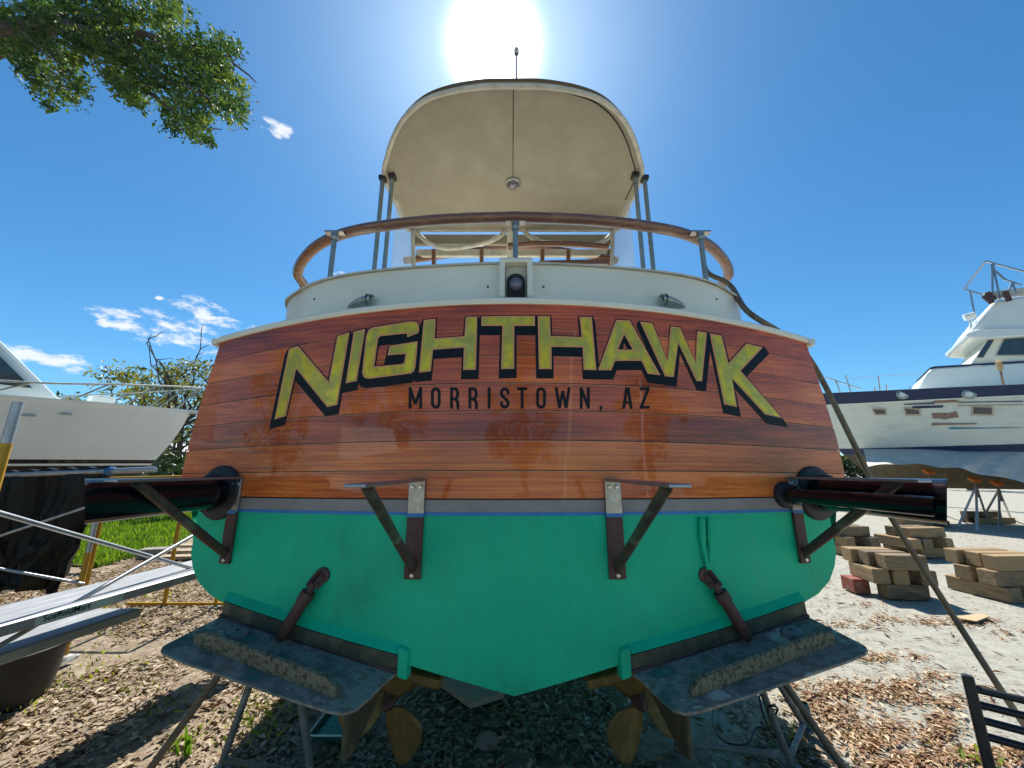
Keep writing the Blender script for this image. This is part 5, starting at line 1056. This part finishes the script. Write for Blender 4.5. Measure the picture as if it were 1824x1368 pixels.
for e_ in (Vector((-11.5, 6.5, 8.5)), Vector((-11, 2.5, 9)), Vector((-12.5, 4.5, 9.5))): limb(mb, fork, e_, .2, .03, rr, 6, .1)
mb.build('trunk', M['bark'], oak, smooth=True)
cs, rs = [], []
while len(cs) < 330:
    x, y = rr.uniform(0, 445), rr.uniform(0, 258)
    if inside((x, y), from_px) and not (x < 125 and 34 < y < 66 and rr.random() < .8): cs.append(at(x, y, 4.4 + rr.uniform(-.8, .8))); rs.append(rr.uniform(.09, .25))
n_in = len(cs)
while len(cs) < 600:                           # the rest of the crown, beyond the picture's edge
    v = Vector((rr.gauss(-9.4, 1.6), rr.gauss(4.4, 1.5), rr.uniform(6.0, 10.5))); d = v - CAM; dep = d.y * CP + d.z * SP
    if d.x / dep < -1.42 or (d.z * CP - d.y * SP) / dep > 1.10: cs.append(v); rs.append(rr.uniform(.18, .36))
n_in = [c_ for c_ in range(len(cs))]
pos = clumps(cs, rs, 64, .85); px_keep = np.ones(len(pos), bool)
tone = np.clip(RNG.normal(.42, .2, len(pos)) + np.repeat(RNG.normal(0, .24, len(cs)), 64), 0, 1)
leafmesh('crown', pos, .062, M['oakleaf'], oak, tone, aspect=.45)
# trees behind the left yacht
c = gp(240, 872); tree('oak_tree', 'rounded yellow-green oak showing above the bow rail of the white yacht', (at(255, 800, 26).x, 26, 0), 8.6, 4.4, 60, 80, M['paleleaf'], .24, 3, 'trees behind the white yacht', .3, .4)
tree('bare_tree', 'half-bare tree with forked twigs between the white yacht and the wood stern', (at(322, 800, 22).x, 22, 0), 8.0, 3.4, 46, 55, M['paleleaf'], .17, 9, 'trees behind the white yacht', .20, .32, bare=8)
tree('bare_tree', 'thin twiggy tree partly hidden by the top corner of the wood stern', (at(395, 800, 24).x, 24, 0), 9.6, 3.0, 40, 45, M['paleleaf'], .17, 14, 'trees behind the white yacht', .18, .35, bare=7)
for k, (px, Y, h, r_, lab) in enumerate(((300, 16, 2.4, 1.4, 'dark low shrub left of the shed behind the white bow'), (335, 15, 2.0, 1.2, 'dark low shrub close beside the planked stern'), (262, 30, 4.2, 2.4, 'dark leafy tree behind the roof of the shed'), (330, 29, 4.0, 2.4, 'dark leafy tree behind the shed, against the wood stern'))):
    tree('shrub' if h < 3 else 'dark_tree', lab, (at(px, 830, Y).x, Y, 0), h, r_, 26, 90, M['darkleaf'], .12 if h < 3 else .2, 30 + k, None, .08, .1)
for k, (x, y, h, lab) in enumerate(((-38, 34, 9, 'distant dark tree far left beyond the white yacht'), (-24, 46, 9, 'distant tree line oak left of the shed'), (30, 52, 7, 'distant tree beyond the old yacht'), (46, 40, 8, 'distant tree at the far right beyond the old yacht'), (10, 70, 9, 'distant tree hidden beyond the stern'))):
    tree('dark_tree', lab, (x, y, 0), h, h * .55, 34, 80, M['darkleaf'], .32, 50 + k, None, .25, .25)
# shed
sp = at(296, 835, 24); shd = thing('shed', (sp.x, 24, 0), 'small grey gabled shed under the trees behind the white bow', 'shed')
sw, sd2, shh = 3.6, 4, 2.3
MB().box((sp.x, 26, shh / 2), (sw, sd2, shh)).build('wall', M['shed'], shd)
for s in (-1, 1): MB().prism([(sp.x, 23.7, shh + 1.1), (sp.x + s * (sw / 2 + .35), 23.7, shh - .1), (sp.x + s * (sw / 2 + .35), 23.7, shh), (sp.x, 23.7, shh + 1.22)], (0, sd2 + .6, 0)).build('roof', M['shedroof'], shd)
MB().prism([(sp.x - sw / 2, 24.01, shh), (sp.x + sw / 2, 24.01, shh), (sp.x, 24.01, shh + 1.1)], (0, .1, 0)).build('gable', M['shed'], shd)
MB().box((sp.x + .7, 23.98, .95), (.9, .06, 1.9)).build('door', M['dark'], shd); MB().box((sp.x - .9, 23.98, 1.5), (.7, .06, .6)).build('window', M['glass'], shd)
# cabbage palm behind the old yacht
pp_ = at(1626, 690, 21); pal = thing('palm_tree', (pp_.x, 21, 0), 'palm top peeping over the deck of the old yacht', 'palm tree'); MB().tube([(pp_.x, 21, 0), (pp_.x + .1, 21, pp_.z - .9)], [.2, .16], 10).build('trunk', M['bark'], pal, smooth=True)
mb = MB(); rr = random.Random(8)
for k in range(34):
    a = rr.uniform(0, 6.28); el = rr.uniform(-.5, 1.2); L = rr.uniform(.9, 1.3); c0 = Vector((pp_.x + .1, 21, pp_.z - .9)); d = Vector((math.cos(a) * math.cos(el), math.sin(a) * math.cos(el), math.sin(el)))
    for j in range(9):
        dd = (d + Vector((rr.uniform(-.4, .4), rr.uniform(-.4, .4), rr.uniform(-.4, .2)))).normalized(); s0 = c0 + d * L * .45; e_ = s0 + dd * L * .6 - Vector((0, 0, .1)); q = dd.cross(Vector((0, 0, 1))).normalized() * .03
        mb.add([s0 - q * .4, s0 + q * .4, e_], [(0, 1, 2)])
cro = mb.build('crown', M['darkleaf'], pal, fixn=False)
# trees of the yard behind the camera, mirrored in the varnish and the gold leaf
for k, (x, y, h) in enumerate(((-12, -17, 8.5), (1.5, -22, 10), (14, -18, 8), (-22, -12, 9))):
    tree('yard_tree', ('oak behind the photographer, mirrored in the left letters', 'tallest oak behind the photographer, mirrored in the middle of the stern', 'oak behind the photographer, mirrored in the right letters', 'oak far to the left behind the photographer')[k], (x, y, 0), h, h * .48, 46, 110, M['paleleaf'], .28, 70 + k, 'oaks behind the photographer', .3, .22)
# white boat and spars added unseen behind the camera for pale gleams on the varnish
ybk = thing('added_yacht', (-7, -9, 0), 'added white boat, unseen behind the photographer, for gleams in the varnish', 'boat')
Y3 = Yacht(ybk, Vector((-3.6, -7.6, 0)), R(75), 9, 3.0, .6, 2.5, .7, rise=.4, entr=.45); Y3.shell('hull', .3, 1, M['white'], nq=8); Y3.shell('bottom', 0, .3, M['navy'], nq=6); Y3.deck(M['white'])
loftbox(MB(), Y3, [(2.6, 2.1), (3.6, 3.2), (6.2, 3.3), (6.4, 2.1)], .9).build('cabin', M['white'], ybk, bevel=.05)
for (x0, y0, z0, x1, z1, lab) in ((1.7, -5.5, 0, 2.5, 5.2, 'added white pole, unseen behind the photographer, for a gleam nearer the middle'), (5.8, -6.5, 0, 6.1, 4.6, 'added white pole, unseen behind the photographer, for a gleam on the sand side')):
    o = MB().tube([(x0, y0, z0), (x1, y0 - .2, z1)], [.07, .05], 12).build('added_spar', M['white'], smooth=True); tag(o, lab, 'added_spar')
# ------------------------------------------------------------------ ground cover
def vnoise(x, y, s, seed):
    r_ = np.random.default_rng(seed); g = r_.random((64, 64)); u, v = (x * s) % 63, (y * s) % 63; i, j = u.astype(int), v.astype(int); fu, fv = u - i, v - j; fu = fu * fu * (3 - 2 * fu); fv = fv * fv * (3 - 2 * fv)
    return g[i, j] * (1 - fu) * (1 - fv) + g[i + 1, j] * fu * (1 - fv) + g[i, j + 1] * (1 - fu) * fv + g[i + 1, j + 1] * fu * fv
def gzv(x, y): return np.where((np.abs(x) < 20) & (y > -6) & (y < 24), .02 * np.sin(1.7 * x + .6 * y) * np.sin(.9 * y - .5 * x), 0) - .02
n = 150000
x = RNG.uniform(-8.5, 2.2, n); y = 1.5 + (9.5 - 1.5) * RNG.random(n) ** 1.5; dn = vnoise(x + 40, y + 40, .9, 3) * .6 + vnoise(x + 40, y + 40, 3.1, 4) * .4
keep = (dn > .30 + .16 * RNG.random(n)) & ((x < .9) | (RNG.random(n) < .25))
pth = np.exp(-((x + 2.3 + .5 * (y - 3)) / .35) ** 2) * (y < 4.5); keep &= RNG.random(n) > pth * .85
x, y = x[keep], y[keep]; z = gzv(x, y) + RNG.uniform(.004, .028, len(x))
tn_ = np.clip(RNG.normal(.42, .20, len(x)), 0, 1); o = leafmesh('leaf_litter', np.stack([x, y, z], 1), .054, M['litter'], None, tn_, flat=.9, aspect=.42, kind='stuff'); tag(o, 'dry brown oak leaves scattered over the dirt around the boat', 'leaf litter')
ps = []
for (px, py, sx1, sy1, cnt) in ((1500, 1110, 40, 8, 260), (1580, 1098, 28, 8, 260), (1655, 1104, 42, 7, 320), (1735, 1105, 34, 7, 260), (1572, 1172, 26, 9, 320), (1648, 1212, 46, 14, 420), (1580, 1232, 56, 18, 1100), (1500, 1225, 50, 16, 700), (1500, 1275, 60, 20, 1100), (1560, 1310, 46, 22, 1200), (1660, 1300, 40, 22, 900), (1690, 1345, 70, 18, 1100), (1600, 1350, 60, 16, 900), (1450, 1240, 30, 20, 500), (1640, 1170, 16, 5, 110), (1800, 1340, 40, 18, 600), (1790, 1120, 30, 6, 120), (1540, 1075, 18, 5, 100), (1700, 1255, 50, 10, 300), (1400, 1330, 60, 30, 900)):
    cnt = int(cnt * .55); kx = RNG.normal(px, sx1 * .55, 9); ky = RNG.normal(py, sy1 * .5, 9); ki = RNG.integers(0, 9, cnt); qx, qy = kx[ki] + RNG.normal(0, 1, cnt) * sx1 * RNG.choice([.18, .3, .7], cnt), ky[ki] + RNG.normal(0, 1, cnt) * sy1 * RNG.choice([.18, .3, .7], cnt)
    for a, c_ in zip(qx, qy):
        p = gp(a, max(c_, 960)); ps.append((p.x, p.y, 0))
ps = np.array(ps); ps[:, 2] = gzv(ps[:, 0], ps[:, 1]) + RNG.uniform(.004, .022, len(ps))
tag(leafmesh('needle_litter', ps, .046, M['litterred'], None, None, flat=.9, aspect=.30, kind='stuff'), 'reddish drifts of dry leaves on the white sand', 'leaf litter')
n = 3200; x = RNG.uniform(-8, 5.5, n); y = 1.6 + 7 * RNG.random(n) ** 1.4; ld_ = RNG.normal(size=(n, 3)); ld_[:, 2] *= .12; ld_ /= np.linalg.norm(ld_, axis=1)[:, None]
tag(leafmesh('twigs', np.stack([x, y, gzv(x, y) + .014], 1), .085, M['litterred'], None, RNG.random(n) * .45, aspect=.08, kind='stuff', long_dir=ld_), 'thin dry twigs lying through the leaf litter', 'twigs')
# sparse debris on the sand
n = 14000; x = RNG.uniform(1.2, 14, n); y = RNG.uniform(2, 14, n); k = vnoise(x + 40, y + 40, .7, 9) > .45; x, y = x[k], y[k]
tag(leafmesh('sand_debris', np.stack([x, y, gzv(x, y) + .008], 1), .032, M['litterred'], None, None, flat=.9, aspect=.28, kind='stuff'), 'small specks of debris strewn over the white sand', 'debris')
# lawn patch and weeds
lw = [gp(*p) for p in ((60, 1000), (170, 1012), (255, 992), (335, 962), (360, 940), (360, 912), (120, 900), (-120, 915), (-200, 985))]
mb = MB(); nlw = len(lw); mb.add([Vector((p.x, p.y, .012)) for p in lw], [tuple(range(nlw))]); tag(mb.build('lawn', M['lawn']), kind='structure')
poly = [(p.x, p.y) for p in lw]; X0, X1 = min(p[0] for p in poly), max(p[0] for p in poly); Y0, Y1_ = min(p[1] for p in poly), min(26, max(p[1] for p in poly)); gx = []
rr = random.Random(4)
while len(gx) < 26000:
    a, c_ = rr.uniform(X0, X1), Y0 + (Y1_ - Y0) * rr.random() ** 1.8
    if inside((a, c_), poly): gx.append((a, c_))
gx = np.array(gx); ld_ = RNG.normal(size=(len(gx), 3)) * .35; ld_[:, 2] = 1; ld_ /= np.linalg.norm(ld_, axis=1)[:, None]
tag(leafmesh('grass', np.column_stack([gx, np.full(len(gx), .06)]), .15, M['grass'], None, None, aspect=.16, kind='stuff', long_dir=ld_), 'bright green grass patch beyond the scaffold', 'grass')
wp = []
for (px, py, cnt, spd) in ((150, 1110, 60, .25), (240, 1105, 60, .25), (200, 1140, 40, .2), (125, 1215, 120, .22), (90, 1235, 120, .25), (160, 1190, 60, .2), (330, 1330, 60, .05), (295, 1260, 40, .12), (255, 1230, 30, .1), (445, 1290, 160, .14), (490, 1300, 80, .1), (460, 1255, 60, .1), (180, 1150, 60, .3), (60, 1200, 100, .3), (1745, 1360, 60, .1), (1395, 1300, 60, .08), (330, 1060, 200, .4), (270, 1050, 200, .4), (220, 1070, 160, .4)):
    g_ = gp(px, py); q = RNG.normal(0, spd, (cnt, 2)); wp.append(np.column_stack([g_.x + q[:, 0], g_.y + q[:, 1], np.full(cnt, .035) + RNG.uniform(-.02, .03, cnt)]))
wp = np.concatenate(wp); ld_ = RNG.normal(size=(len(wp), 3)) * .8; ld_[:, 2] = np.abs(ld_[:, 2]) + .4; ld_ /= np.linalg.norm(ld_, axis=1)[:, None]
tag(leafmesh('weeds', wp[::2], .042, M['weed'], None, None, aspect=.32, kind='stuff', long_dir=ld_[::2]), 'small yellow-green weeds sprouting through the leaf litter', 'weeds')
tf = gp(328, 1345); gr_ = MB(); rr = random.Random(2)
for k in range(9):
    a = rr.uniform(-.5, .5); b0_ = tf + Vector((rr.uniform(-.03, .03), rr.uniform(-.03, .03), 0)); h = rr.uniform(.10, .24); q = Vector((.006, .003, 0))
    m1 = b0_ + Vector((a * .04, -.02, h * .6)); e_ = b0_ + Vector((a * .14, -.05, h)); gr_.add([b0_ - q, b0_ + q, m1 + q, m1 - q, e_], [(0, 1, 2, 3), (3, 2, 4)])
o = gr_.build('grass_tuft', M['grass'], fixn=False); tag(o, 'single tall green grass tuft in front of the rusty stand', 'grass tuft')

# far wood closing the yard
n = 26000; x = RNG.uniform(-170, 170, n); k = vnoise(x + 200, x * 0 + 7, .11, 12) * .6 + vnoise(x + 200, x * 0 + 20, .35, 13) * .4; y = 95 + RNG.uniform(0, 14, n) + 10 * k
z = RNG.random(n) ** .8 * (3.2 + 5.5 * k)
tag(leafmesh('treeline', np.stack([x, y, z], 1), 1.3, M['darkleaf'], None, None, aspect=.7, kind='stuff'), 'far line of low dark woods closing off the yard', 'woods')
